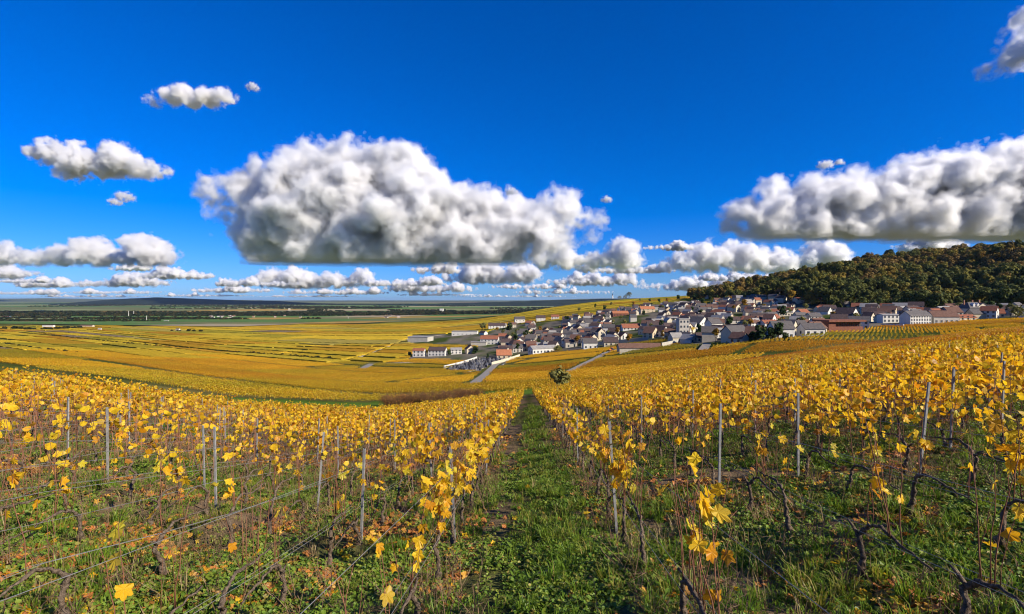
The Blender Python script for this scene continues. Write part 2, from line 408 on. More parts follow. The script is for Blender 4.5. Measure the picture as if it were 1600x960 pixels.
def strip(name, P, w, m, lift=.05, kind='structure', label=None):
    P = np.array(P); d = np.gradient(P, axis=0); d /= np.linalg.norm(d, axis=1)[:, None] + 1e-9
    nrm = np.stack([-d[:, 1], d[:, 0]], 1); b = MB(); vs = []; fs = []
    for i, (p, q) in enumerate(zip(P, nrm)):
        zc = max(gz(*(p + q * w)), gz(*(p - q * w)), gz(*p))
        vs += [(*(p + q * w), zc + lift), (*(p - q * w), zc + lift)]
        if i: fs.append((2 * i - 2, 2 * i - 1, 2 * i + 1, 2 * i))
    n = len(vs); vs += [(x, y, z - 1.0) for x, y, z in vs]
    for i in range(len(P) - 1): fs += [(2 * i, 2 * i + 2, n + 2 * i + 2, n + 2 * i), (2 * i + 1, n + 2 * i + 1, n + 2 * i + 3, 2 * i + 3)]
    b.add(vs, fs); o = mobj(name, b.mesh(name, m)); tag(o, label, kind=kind); return o
M['asphalt'] = mat('worn_asphalt', (.25, .225, .19), .9, .2, .8, .2)
M['chalk'] = mat('chalk_track', (.42, .36, .26), .95, .25, .8, .2)
for nm, (P, w) in TRACKS.items():
    strip(nm, P, w, M['asphalt'] if nm in ('lane', 'farm_track', 'village_track', 'field_track') else M['chalk'], .12)
# ------------------------------------------------------------------ scattering of uncountable things
SRC = 0
def scatter(name, pos, rot, scl, idx, meshes, attrs=None, label=None, kind='stuff', cat=None):
    global SRC
    n = len(pos)
    me = bpy.data.meshes.new(name); me.vertices.add(n); me.vertices.foreach_set('co', np.asarray(pos, 'f').ravel())
    a = me.attributes.new('rot', 'FLOAT_VECTOR', 'POINT'); a.data.foreach_set('vector', np.asarray(rot, 'f').ravel())
    a = me.attributes.new('scl', 'FLOAT_VECTOR', 'POINT'); s = np.asarray(scl, 'f'); s = np.repeat(s[:, None], 3, 1) if s.ndim == 1 else s
    a.data.foreach_set('vector', s.ravel())
    a = me.attributes.new('idx', 'INT', 'POINT'); a.data.foreach_set('value', np.asarray(idx, 'i'))
    for k, v in (attrs or {}).items():
        a = me.attributes.new(k, 'FLOAT', 'POINT'); a.data.foreach_set('value', np.asarray(v, 'f'))
    SRC += 1
    col = bpy.data.collections.new('source')
    for i, m in enumerate(meshes):
        o = bpy.data.objects.new(f'source_{SRC:03d}_{i:03d}', m); col.objects.link(o)
    ng = bpy.data.node_groups.new('scatter', 'GeometryNodeTree')
    ng.interface.new_socket('Geometry', in_out='INPUT', socket_type='NodeSocketGeometry')
    ng.interface.new_socket('Geometry', in_out='OUTPUT', socket_type='NodeSocketGeometry')
    N = ng.nodes; L = ng.links.new
    gi = N.new('NodeGroupInput'); go = N.new('NodeGroupOutput')
    ci = N.new('GeometryNodeCollectionInfo'); ci.inputs['Collection'].default_value = col; ci.inputs['Separate Children'].default_value = True; ci.inputs['Reset Children'].default_value = True
    ip = N.new('GeometryNodeInstanceOnPoints'); ip.inputs['Pick Instance'].default_value = True
    def na(nm, t):
        x = N.new('GeometryNodeInputNamedAttribute'); x.data_type = t; x.inputs[0].default_value = nm; return x.outputs[0]
    L(gi.outputs[0], ip.inputs['Points']); L(ci.outputs[0], ip.inputs['Instance'])
    L(na('idx', 'INT'), ip.inputs['Instance Index'])
    er = N.new('FunctionNodeEulerToRotation'); L(na('rot', 'FLOAT_VECTOR'), er.inputs[0]); L(er.outputs[0], ip.inputs['Rotation'])
    L(na('scl', 'FLOAT_VECTOR'), ip.inputs['Scale']); L(ip.outputs[0], go.inputs[0])
    o = mobj(name, me); md = o.modifiers.new('scatter', 'NODES'); md.node_group = ng
    tag(o, label, cat, kind=kind)
    return o

# ------------------------------------------------------------------ vine meshes
LOBES = [(0, 1.0), (13, .80), (25, .60), (38, .76), (52, .88), (66, .64), (78, .50), (96, .62), (114, .66), (134, .50), (156, .36)]
def leaf_mesh(seed, m, petiole=True, curl=1.0):
    r = random.Random(seed); b = MB(); pts = []
    fold = r.uniform(.05, .5) * curl; droop = r.uniform(.05, .45) * curl; tw = r.uniform(-.3, .3)
    for s in (1, -1):
        for (t, q) in (LOBES if s == 1 else LOBES[:0:-1]):
            q = q * r.uniform(.86, 1.1); t = math.radians(t * s)
            pts.append((q * math.sin(t) * .62, q * math.cos(t) * .62))
    def bend(x, y):
        return (x * (1 - .25 * fold), y - .12 * droop * y * y, -fold * x * x * 1.9 - droop * y * abs(y) + tw * x * y + r.uniform(-.05, .05))
    vs = [(0, 0, 0)] + [bend(x, y) for x, y in pts]; n = len(pts)
    b.add(vs, [(0, i + 1, (i + 1) % n + 1) for i in range(n)])
    if petiole: b.add([(-.012, 0, 0), (.012, 0, 0), (.02, -.5, .22), (-.02, -.5, .22)], [(0, 1, 2, 3)], 1)
    return b.mesh('leaf', [m, M['cane']])
LEAF = [leaf_mesh(s, M['vine_leaf_near']) for s in range(10)]
DRY = [leaf_mesh(40 + s, M['dry_leaf'], False, 1.3) for s in range(6)]
FALLY = [leaf_mesh(60 + s, M['vine_leaf'], False, .9) for s in range(3)]

def rot_leaf(r, out=None):
    """a hanging leaf: tip down, face turned outwards"""
    return Euler((math.radians(r.uniform(-150, -60)), r.gauss(0, .45), r.uniform(0, 6.283)))

def add_leaf(b, p, size, r, simple=True, a=None):
    R = rot_leaf(r).to_matrix(); f = r.uniform(.1, .4)
    q = [(0, -.2, 0), (.5, -.02, -f * .5), (.36, .42, -f * .36), (0, .62, -.1), (-.36, .42, -f * .36), (-.5, -.02, -f * .5)] if simple else \
        [(0, -.35, 0), (.46, .12, -f * .4), (0, .62, -.1), (-.46, .12, -f * .4)]
    vs = [R @ Vector(x) * size + Vector(p) for x in q]
    b.add(vs, [(0, 1, 2, 3), (0, 3, 4, 5)] if simple else [(0, 1, 2), (0, 2, 3)], 0, r.uniform(.02, .98) if a is None else a)

def trunk_mesh(seed):
    r = random.Random(seed); b = MB(); d = r.choice((-1, 1)); h = r.uniform(.36, .5); L = r.uniform(.55, .85)
    lean = r.uniform(-.12, .12)
    p = [(0, 0, -.08), (lean * .2, .01, .02), (lean * .6 + r.uniform(-.03, .03), r.uniform(-.03, .03), h * .4),
         (lean + r.uniform(-.02, .04), r.uniform(-.03, .03), h * .75), (lean + d * .07, 0, h * .97), (lean + d * .2, r.uniform(-.02, .02), h + .04),
         (lean + d * L * .6, r.uniform(-.02, .02), h + r.uniform(-.02, .04)), (lean + d * L, 0, h + r.uniform(-.06, .02))]
    # finer, knotty
    q = []; rad = []; R0 = [.036, .028, .021, .017, .015, .012, .009, .006]
    for i in range(len(p) - 1):
        for k in range(5):
            t = k / 5; q.append([p[i][j] * (1 - t) + p[i + 1][j] * t + r.uniform(-.009, .009) for j in range(3)]); rad.append((R0[i] * (1 - t) + R0[i + 1] * t) * r.uniform(.75, 1.35))
    q.append(p[-1]); rad.append(.008)
    b.tube(q, rad, 9)
    for iv in range(len(b.v)):
        c0 = Vector(q[min(iv // 9, len(q) - 1)]); b.v[iv] = tuple(c0 + (Vector(b.v[iv]) - c0) * r.uniform(.72, 1.32))
    if r.random() < .5:      # a stub of old wood
        k = r.randint(12, 18); s = q[k]; b.tube([s, (s[0] - d * .05, s[1] + .02, s[2] + .06), (s[0] - d * .1, s[1] + .02, s[2] + .08)], [.016, .012, .008], 5)
    me = b.mesh('trunk', M['bark'], True)
    return me, [Vector(x) for x in q]
TRUNK = [trunk_mesh(100 + i) for i in range(8)]
def cane_path(r, L):
    a = r.uniform(-.22, .22); c = r.uniform(-.18, .18); out = []
    for i in range(6):
        t = i / 5; out.append(Vector((a * t * L + r.uniform(-.012, .012), c * t * t * L + r.uniform(-.012, .012), t * L)))
    return out
def cane_mesh(seed):
    r = random.Random(seed); p = cane_path(r, 1.0); b = MB(); b.tube(p, [.0058, .005, .0046, .004, .0034, .0022], 5)
    if r.random() < .6:
        s = p[3]; b.tube([s, s + Vector((r.uniform(-.1, .1), r.uniform(-.1, .1), .05)), s + Vector((r.uniform(-.18, .18), r.uniform(-.18, .18), .14))], [.003, .0025, .0015], 4)
    return b.mesh('cane', M['cane'], True), p
CANE = [cane_mesh(200 + i) for i in range(10)]

def foliage_variant(seed, nleaf, lo=.55, hi=1.38, simple=True, size=.115, spread=.16, canes=6, length=1.0, name='foliage'):
    """leaves and shoots of one vine, joined"""
    r = random.Random(seed); bl = MB(); bc = MB(); tips = []
    for i in range(canes):
        x = (i + .5) / canes * length - length / 2 + r.uniform(-.06, .06); L = r.uniform(.65, 1.0)
        p = [q + Vector((x, r.uniform(-.03, .03), .42)) for q in cane_path(r, L)]
        bc.tube(p[::2] + [p[-1]], [.006, .005, .004, .002], 3, 1, False); tips.append(p)
    for i in range(nleaf):
        p = r.choice(tips); t = r.random() ** .7 * 5; k = min(4, int(t)); q = p[k].lerp(p[k + 1], t - k)
        z = q.z
        if z < lo: q = Vector((q.x, q.y, r.uniform(lo, hi)))
        q = q + Vector((r.gauss(0, .06), r.gauss(0, spread * .6), r.uniform(-.05, .03)))
        add_leaf(bl, q, size * r.uniform(.7, 1.3), r, simple)
    return bl, bc
def fol_mesh(seed, nleaf, **kw):
    bl, bc = foliage_variant(seed, nleaf, **kw); return bl.mesh('foliage', M['vine_leaf'])
FOL = {'sparse': [fol_mesh(300 + i, 16) for i in range(5)], 'mid': [fol_mesh(320 + i, 38) for i in range(6)], 'dense': [fol_mesh(340 + i, 72) for i in range(6)]}
def shoots_mesh(seed, n=6):
    bl, bc = foliage_variant(seed, 0, canes=n); bc.m = [0] * len(bc.m); return bc.mesh('canes', M['cane'])
SHOOTS = [shoots_mesh(360 + i, 5 + i % 4) for i in range(6)]

def whole_vine(seed, nleaf, simple=False, size=.125, length=1.0, canes=6, trunk=True, spread=.16):
    r = random.Random(seed); bl, bc = foliage_variant(seed, nleaf, simple=simple, size=size, length=length, canes=canes, spread=spread)
    bl.v += []; n = len(bl.v); bl.v += bc.v
    for f in bc.f: bl.f.append([i + n for i in f]); bl.m.append(1); bl.a.append(.1)
    if trunk:
        for k in range(int(length)):
            x = k - length / 2 + .5
            bl.tube([(x, 0, -.1), (x + .05, .02, .25), (x + .1, 0, .44), (x + .5, 0, .46)], [.035, .03, .022, .012], 4, 2, False)
    return bl.mesh('vine', [M['vine_leaf'], M['cane'], M['bark']])

# ------------------------------------------------------------------ the near vineyard: posts, wires, vines
POST_Y = {-.93: 6.8, 1.08: 6.3, 2.70: 7.3, 4.05: 7.6, -2.20: 7.0, -3.47: 8.4, -4.74: 8.0, -7.28: 9.1, -8.55: 9.5}
rows = [(x, 'left', i) for i, x in enumerate(ROWS_L)] + [(x, 'right', i) for i, x in enumerate(ROWS_R)]
def post_mesh(seed, m):
    r = random.Random(seed); b = MB(); h = 1.32; w, d, t = .0145, .012, .003
    prof = [(-w, -d), (w, -d), (w, d), (w - t, d), (w - t, -d + t), (-w + t, -d + t), (-w + t, d), (-w, d)]
    vs = [(x, y, z) for z in (-.3, h) for x, y in prof]; n = 8
    b.add(vs, [(i, (i + 1) % n, n + (i + 1) % n, n + i) for i in range(n)] + [(8, 9, 12, 13), (9, 10, 11, 12), (13, 14, 15, 8)])
    for z in (.5, .78, 1.02, 1.25):
        for s in (-1, 1): b.add([(s * w, -.006, z), (s * (w + .014), -.006, z + .012), (s * (w + .014), .006, z + .012), (s * w, .006, z), (s * w, 0, z + .016)], [(0, 1, 2, 3), (0, 4, 1), (3, 2, 4)])
    return b.mesh('stake', m)
POST = post_mesh(1, M['steel'])

allv = []; allp = []
for (x0, side, i) in rows:
    r = random.Random(int(x0 * 1000)); rr = []
    ph = 2.6 - 1.02 * 5 if abs(x0 - 1.08) < .01 else (5.35 - 1.05 * 8 if abs(x0 + .93) < .01 else (4.45 - 1.05 * 7 if abs(x0 - 4.05) < .01 else -3 + r.random()))
    y = ph
    while y < 215:
        x = x0 + ROWDX * y
        if in_field(x, y) and (y < -1.2 or y > 2.3 + max(0, .2 * (2 - abs(x)))) and y > -6 and abs(x) < 4 + abs(y) * 1.45 + 6: allv.append((x, y + r.uniform(-.08, .08), side, i))
        y += 1.04
    py = POST_Y.get(round(x0, 2), 3 + r.random() * 5) - 10
    while py < 215:
        x = x0 + ROWDX * py
        if in_field(x, py) and py > 6.1 and abs(x) < 5 + abs(py) * 1.4: allp.append((x, py, side, i))
        py += 4.9 + r.uniform(-.2, .2)
def seen(x, y): return y > 2.3 and abs(x) < 1.03 * y + .3
def rowname(side, i): return ORD[i] + ' row ' + side + ' of the grass alley'
NV, NP = 290, 280
def nearest(L, n):
    c = [k for k, v in enumerate(L) if seen(v[0], v[1]) and v[3] < 24]; c.sort(key=lambda k: L[k][0] ** 2 + L[k][1] ** 2); return set(c[:n])
near_v = nearest(allv, NV); near_p = nearest(allp, NP)

# wires first
for (x0, side, i) in rows:
    lim = 14 if side == 'left' else 14
    if i >= lim: continue
    ys = sorted(p[1] for p in allp if p[2] == side and p[3] == i and p[1] < 42)
    if len(ys) < 2: continue
    ys = [ys[0] - 9.6, ys[0] - 4.8] + ys
    for k, (h, off, what) in enumerate(((.50, -.045, 'low wire on the alley side'), (.52, .045, 'low wire on the far side'), (1.02, .02, 'upper wire'))):
        b = MB(); P = [(x0 + ROWDX * y + off, y, gz(x0 + ROWDX * y, y) + h) for y in ys]
        Q = []
        for p, q in zip(P[:-1], P[1:]):
            for t in (0, .25, .5, .75): Q.append((p[0] + (q[0] - p[0]) * t, p[1] + (q[1] - p[1]) * t, p[2] + (q[2] - p[2]) * t - .05 * t * (1 - t) * 4 * (k != 2)))
        Q.append(P[-1]); b.tube(Q, [.0020] * len(Q), 5)
        o = mobj('trellis_wire', b.mesh('trellis_wire', M['wire'], True))
        tag(o, f'thin steel {what}, {ORD[i]} row {side} of alley', 'wire', 'trellis wires')

cnt = {}
for k in sorted(near_p, key=lambda k: allp[k][1]):
    x, y, side, i = allp[k]; c = cnt.get((side, i), 0); cnt[(side, i)] = c + 1
    r = random.Random(k)
    o = mobj('vine_stake', POST, None, (x, y, gz(x, y)), (r.gauss(0, .025), r.gauss(0, .03), r.uniform(-.3, .3)))
    o.scale = (1, 1, r.uniform(.92, 1.04))
    tag(o, f'grey steel stake, {ORD[min(c, 24)]} from camera in {ORD[i]} row {side} of alley', 'stake', 'steel stakes of the vineyard')
rest = [allp[k] for k in range(len(allp)) if k not in near_p]
P = np.array([(p[0], p[1], 0) for p in rest]); P[:, 2] = ground(P[:, 0], P[:, 1])
scatter('vine_stakes', P, np.stack([rng.normal(0, .04, len(P)), rng.normal(0, .04, len(P)), rng.uniform(0, 6, len(P))], 1), np.ones(len(P)), np.zeros(len(P)), [POST], label='steel stakes far off in the vine rows')

def leafiness(x, y, r):
    """how many leaves a near vine has kept"""
    for (hx, hy, n) in HERO:
        if abs(x - hx) < .5 and abs(y - hy) < .5: return n
    d = math.hypot(x, y); base = np.interp(d, [3, 5, 7, 9, 11], [5, 9, 15, 21, 26])
    n = float(vn(x * .33, y * .33, 4)); base *= (.35 + 2.0 * n * n) * (1.7 if x > 3.5 else 1)
    return max(1, int(base * r.uniform(.5, 1.6)))
HERO = [(1.16, 2.7, 20), (1.2, 3.6, 5), (1.25, 4.65, 6), (1.26, 5.7, 52), (1.3, 6.75, 34), (-.76, 5.35, 60), (-.8, 4.3, 16), (-.72, 6.4, 34), (4.19, 4.45, 60), (5.6, 5.5, 30), (-2.05, 7.3, 14)]
cnt = {}
nleaf_total = 0
GROUPS = 'grapevines of the near rows'
for k in sorted(near_v, key=lambda k: allv[k][1]):
    x, y, side, i = allv[k]; c = cnt.get((side, i), 0); cnt[(side, i)] = c + 1
    r = random.Random(5000 + k); d = math.hypot(x, y)
    flip = math.pi * (r.random() < .5)
    root = empty('grapevine', (x, y, gz(x, y)), math.pi / 2 - ROWDX + flip)
    close = d < 9.8
    tm, tp = r.choice(TRUNK)
    mobj('trunk', tm, root, scale=(1, 1, r.uniform(.9, 1.1)))
    if close:
        nl = leafiness(x, y, r); nc = r.randint(5, 8) + (3 if nl > 20 else 0); paths = []
        for j in range(nc):
            cm, cp = r.choice(CANE); s = tp[min(len(tp) - 1, r.randint(19, 34))]
            L = r.uniform(.45, .9) if nl > 3 else r.uniform(.3, .75); rz = r.uniform(0, 6.28)
            mobj('cane', cm, root, s, (0, 0, rz), (L, L, L))
            paths.append([s + Matrix.Rotation(rz, 3, 'Z') @ (q * L) for q in cp])
        for j in range(nl):
            p = r.choice(paths); t = r.uniform(1.5, 5) if nl > 12 else r.uniform(2.0, 5); kk = min(4, int(t)); q = p[kk].lerp(p[kk + 1], t - kk)
            e = rot_leaf(r); s = r.uniform(.07, .12)
            off = e.to_matrix() @ Vector((0, .42 * s, -.18 * s))
            s *= 1.2 if nl >= 20 else 1
            if nl > 20: off = off + Vector((r.gauss(0, .06), r.gauss(0, .06), r.gauss(0, .05)))
            mobj('leaf', r.choice(LEAF), root, q + off, e, (s * 1.15,) * 3); nleaf_total += 1
        look = 'almost bare grapevine' if nl < 5 else ('grapevine with a few yellow leaves' if nl < 16 else 'grapevine full of golden leaves')
    else:
        n = float(vn(x * .3, y * .3, 4)) + (d - 10) * .022 + (.24 if x > 3.5 else -.14) + r.uniform(-.28, .28)
        kind = 'sparse' if n < .45 else ('mid' if n < .72 else 'dense')
        tag(mobj('canes', r.choice(SHOOTS), root), kind='stuff')
        tag(mobj('foliage', r.choice(FOL[kind]), root), kind='stuff')
        look = {'sparse': 'thinly leaved grapevine', 'mid': 'yellow leaved grapevine', 'dense': 'densely leaved golden grapevine'}[kind]
    tag(root, f'{look}, {ORD[min(c, 24)]} from camera in {ORD[i]} row {side} of alley', 'grapevine', GROUPS)

# the remaining vines of the near vineyard
VV = [whole_vine(400 + i, (4, 14, 26, 38, 50, 60, 72, 56)[i], i < 5, .135) for i in range(8)]
rest = np.array([(allv[k][0], allv[k][1]) for k in range(len(allv)) if k not in near_v])
d = np.hypot(rest[:, 0], rest[:, 1]); n = len(rest)
far = d > 17
P = np.column_stack([rest, ground(rest[:, 0], rest[:, 1])])
lv = np.clip(vn(rest[:, 0] * .25, rest[:, 1] * .25, 4) * 1.0 + np.interp(d, [7, 10, 22, 45], [-.9, -.18, .06, .36]) + np.where(rest[:, 0] > 4, .14, 0), 0, .999)
lv = np.where((rest[:, 0] > 1.06 * rest[:, 1] + .4) & (d < 13), lv * .12, lv)      # unseen vines beside the camera, stripped of leaves to let sunlight through
idx = np.clip((lv * 8 + rng.uniform(-2.6, 1.8, n)).astype(int), 0, 7)
red = np.clip((fbm(rest[:, 0] * .035, rest[:, 1] * .035, 3, 21) - .5) * 3.2, 0, 1) * np.clip((d - 18) / 40, 0, 1) * (rest[:, 0] > 3) + np.clip((d - 55) / 60, 0, .45) * (rest[:, 0] > 8)
red = np.clip(red + (rng.random(n) < .05) * .7, 0, 1)
rz = np.where(rng.random(n) < .5, 0, math.pi) + math.pi / 2 - ROWDX + rng.normal(0, .08, n)
scatter('distant_grapevines', P, np.column_stack([rng.normal(0, .05, n), rng.normal(0, .05, n), rz]), rng.uniform(.88, 1.12, n), idx, VV,
        {'tint': red, 'olive': rng.random(n) * .25}, 'golden grapevines farther up and down the slope')
print('vines', len(allv), 'near leaves', nleaf_total, 'posts', len(allp), round(time.time() - T0, 1))

# ------------------------------------------------------------------ ground cover of the near vineyard
def blade_tuft(seed, n, h, m, spread=.06, lean=.5, w=.005):
    r = random.Random(seed); b = MB()
    for i in range(n):
        a = r.uniform(0, 6.283); q = r.random() ** .5 * spread; x, y = q * math.cos(a), q * math.sin(a); H = h * r.uniform(.45, 1.1)
        la = a + r.gauss(0, .7); l = lean * r.uniform(.2, 1.2) * H; dx, dy = math.cos(la) * l, math.sin(la) * l
        px, py = -math.sin(la) * w, math.cos(la) * w
        b.add([(x - px, y - py, -.01), (x + px, y + py, -.01), (x + dx * .4 + px * .8, y + dy * .4 + py * .8, H * .6), (x + dx * .4 - px * .8, y + dy * .4 - py * .8, H * .6), (x + dx, y + dy, H * (.95 - .25 * lean))],
              [(0, 1, 2, 3), (3, 2, 4)], 0, r.uniform(.02, .98) * .35)
    return b.mesh('tuft', m)
def weed_clump(seed, n, m, size=.014, spread=.09):
    r = random.Random(seed); b = MB()
    for i in range(n):
        a = r.uniform(0, 6.283); q = r.random() ** .6 * spread; z = r.uniform(.01, .05)
        R = Euler((r.gauss(0, .5), r.gauss(0, .5), r.uniform(0, 6.28))).to_matrix(); s = size * r.uniform(.6, 1.4)
        o = Vector((q * math.cos(a), q * math.sin(a), z))
        b.add([R @ Vector(v) * s + o for v in ((0, -1, -.1), (.75, -.3, .1), (.6, .6, .12), (0, 1, 0), (-.6, .6, .12), (-.75, -.3, .1))], [(0, 1, 2, 3), (0, 3, 4, 5)], 0, r.uniform(.02, .98) * .5)
    return b.mesh('weed', m)
def near_pts(n, y0, y1, margin=1.06, power=1.0):
    """random places in view, evenly spread over the ground"""
    y = np.sqrt(rng.random(n) * (y1 ** 2 - y0 ** 2) + y0 ** 2); x = (rng.random(n) * 2 - 1) * (y * margin + .4)
    return x, y
TUFTS = [blade_tuft(500 + i, 24, .075, M['grass'], .07, .9, .0042) for i in range(6)] + [blade_tuft(510 + i, 22, .11, M['grass'], .06, .9, .0042) for i in range(2)] + [blade_tuft(515, 44, .21, M['grass'], .06, .8, .0042)]
STRAW = [blade_tuft(520 + i, 9, .30, M['straw'], .05, .55, .003) for i in range(3)]
WEEDS = [weed_clump(530 + i, 40, M['weed']) for i in range(4)]
def cover(name, n, y0, y1, meshes, dens, smin, smax, label, alley=0, lift=0):
    x, y = near_pts(n, y0, y1); xr = x - ROWDX * y
    p = dens(x, y, xr); k = (rng.random(n) < p) & in_field(x, y); x, y = x[k], y[k]; m = len(x)
    P = np.column_stack([x, y, ground(x, y) + lift])
    scatter(name, P, np.column_stack([rng.normal(0, .1, m), rng.normal(0, .1, m), rng.uniform(0, 6.28, m)]), rng.uniform(smin, smax, m), rng.integers(0, len(meshes), m), meshes, None, label)
    return m
def grass_d(x, y, xr):
    a = np.clip(1.25 - np.abs(xr - .32) / .5, 0, 1) * .95                       # the grass alley
    g = np.clip((fbm(x * .75, y * .75, 3, 31) - .40) * 4.0, 0, 1) * np.where(x > 1.3, .75, .5)
    bare = np.clip(1 - np.abs(xr + .42) / .3, 0, 1)
    return np.clip(np.maximum(a, g) - bare * .6, .02, 1)
def weed_d(x, y, xr):
    g = np.clip((fbm(x * .9, y * .9, 3, 47) - .36) * 4, 0, 1) * np.where(x > 1.2, 1.0, .7)
    return np.clip(g - np.clip(1 - np.abs(xr + .3) / .6, 0, 1) * .3, .04, 1)
m1 = cover('grass', 26000, 2.4, 13, TUFTS, grass_d, .55, 1.25, 'green grass growing between the near vine rows')
m2 = cover('grass', 26000, 12, 45, TUFTS, grass_d, 1.1, 2.3, 'green grass farther along the vine rows')
m3 = cover('weeds', 42000, 2.4, 14, WEEDS, weed_d, .7, 1.5, 'small leafy weeds covering the soil among the vines')
m4 = cover('dry_grass', 4500, 2.4, 16, STRAW, lambda x, y, xr: np.clip((fbm(x * .6, y * .6, 2, 77) - .42) * 4, .05, 1) * np.where(np.abs(xr) < .8, .15, 1), .5, 1.2, 'dry straw coloured stalks under the vines')
def stalk_mesh(seed):
    r = random.Random(seed); b = MB()
    for i in range(5):
        x, y = r.gauss(0, .06), r.gauss(0, .06); h = r.uniform(.12, .42); e = Vector((x + r.gauss(0, .12), y + r.gauss(0, .12), h)); p = Vector((x, y, -.02)); mid = p.lerp(e, .5) + Vector((r.gauss(0, .03), r.gauss(0, .03), 0))
        b.tube([p, mid, e], [.0035, .0028, .0012], 3, 0, False)
        for k in range(3):
            s = mid.lerp(e, r.random()); b.tube([s, s + Vector((r.gauss(0, .07), r.gauss(0, .07), r.uniform(.0, .09)))], [.0018, .0008], 3, 0, False)
    return b.mesh('stalk', M['dead_stalk'])
NEARROWS = np.array(ROWS_L[:30] + ROWS_R[:30])
def under_row(x, y, xr):
    d = np.min(np.abs(xr[:, None] - np.array(ROWS_L[:30] + ROWS_R[:30])[None]), 1)
    return np.clip(1.1 - d / .45, .12, 1) * np.where(np.abs(xr - .1) < .5, .06, 1)
cover('dead_stalks', 3600, 2.6, 17, [stalk_mesh(550 + i) for i in range(6)], under_row, .6, 1.3, 'thin brown dead stalks and twigs under the vines')
lit_d = lambda x, y, xr: np.clip((fbm(x * .8, y * .8, 3, 63) - .40) * 5 + .25 * under_row(x, y, xr) + np.where(x > 1.2, .22, 0), .05, 1) * np.clip(under_row(x, y, xr) + .22, 0, 1) * np.where(np.abs(xr - .1) < .8, .22, 1)
def fallen(n, y0, y1, keep):
    x, y = near_pts(n, y0, y1); k = (rng.random(n) < lit_d(x, y, x - ROWDX * y)) & in_field(x, y); return x[k][:keep], y[k][:keep]
fx, fy = fallen(2600, 2.6, 6.8, 285); fz = ground(fx, fy)
for i in range(len(fx)):
    r = random.Random(9000 + i); yel = r.random() < .22; s = r.uniform(.08, .13)
    o = mobj('fallen_leaf', r.choice(FALLY if yel else DRY), None, (fx[i], fy[i], fz[i] + .03 + .02 * r.random()), (r.gauss(0, .45), r.gauss(0, .45), r.uniform(0, 6.28)), (s, s, s))
    where = 'left of' if fx[i] < -.9 else ('right of' if fx[i] > 1.1 else 'in')
    tag(o, f'{"yellow" if yel else "brown"} fallen vine leaf lying on the ground {where} the grass alley', 'fallen leaf', f'{"yellow" if yel else "brown"} fallen leaves {where} the alley')
x, y = fallen(90000, 3.0, 20, 40000); m = len(x)
scatter('fallen_leaves', np.column_stack([x, y, ground(x, y) + .035]), np.column_stack([rng.normal(0, .45, m), rng.normal(0, .45, m), rng.uniform(0, 6.28, m)]), rng.uniform(.08, .13, m), rng.integers(0, len(DRY) + 1, m), DRY + FALLY[:1], None, 'brown leaf litter under the vine rows')
print('cover', m1, m2, m3, m4, m, round(time.time() - T0, 1))

# ------------------------------------------------------------------ vineyard parcels of the valley
D1 = np.array((.80, -.60)); D2 = np.array((.60, .80))
CLUMP = [whole_vine(600 + i, 50, False, .24, 2.0, 5, False, .14) for i in range(5)]
k = NT('vine_carpet'); a = k.n('ShaderNodeAttribute', attribute_type='GEOMETRY', attribute_name='leafcol'); p = k.geo()
f1 = k.noise(.9, 3, .7, p); f2 = k.noise(.05, 4, .6, p)
cc = k.mix(1.0, a.outputs['Color'], k.ramp(f1, [(.32, (.35, .40, .4)), (.62, (1.35, 1.3, 1.2))]), 'MULTIPLY')
cc = k.mix(1.0, cc, k.ramp(f2, [(.3, (.75, .8, .8)), (.7, (1.15, 1.1, 1.1))]), 'MULTIPLY')
k.l(cc, k.p.inputs['Base Color']); k.p.inputs['Roughness'].default_value = .9; k.p.inputs['Specular IOR Level'].default_value = 0
k.bump(f1, 1.0, .8); M['carpet'] = k.m
def parcel_ok(x, y):
    p = 800 + 800 * x / np.maximum(y, 1)
    ye = Yedge(np.clip(p, -500, 2100)); gap = np.interp(p, [0, 345, 575, 700, 850, 1100, 1600], [42, 40, 40, 25, 14, 10, 8])
    return (y > ye + gap) & ~in_village(x, y) & ~in_cem(x, y) & ~in_forest(x, y) & ~near_track(x, y) & (p > -260) & (p < 1760)
PAR = []
b0 = 40.0; pr = random.Random(77)
while b0 < 2300:
    w = pr.uniform(26, 52) if b0 < 420 else pr.uniform(55, 120)
    a0 = -2700 + pr.uniform(0, 100)
    while a0 < 1500:
        L = pr.uniform(70, 210) if b0 < 420 else pr.uniform(150, 420)
        PAR.append((a0, a0 + L - pr.choice((2.5, 4, 9)), b0, b0 + w - pr.choice((3, 6, 11)))); a0 += L
    b0 += w
SLAB = 470.0
PNAME = 0
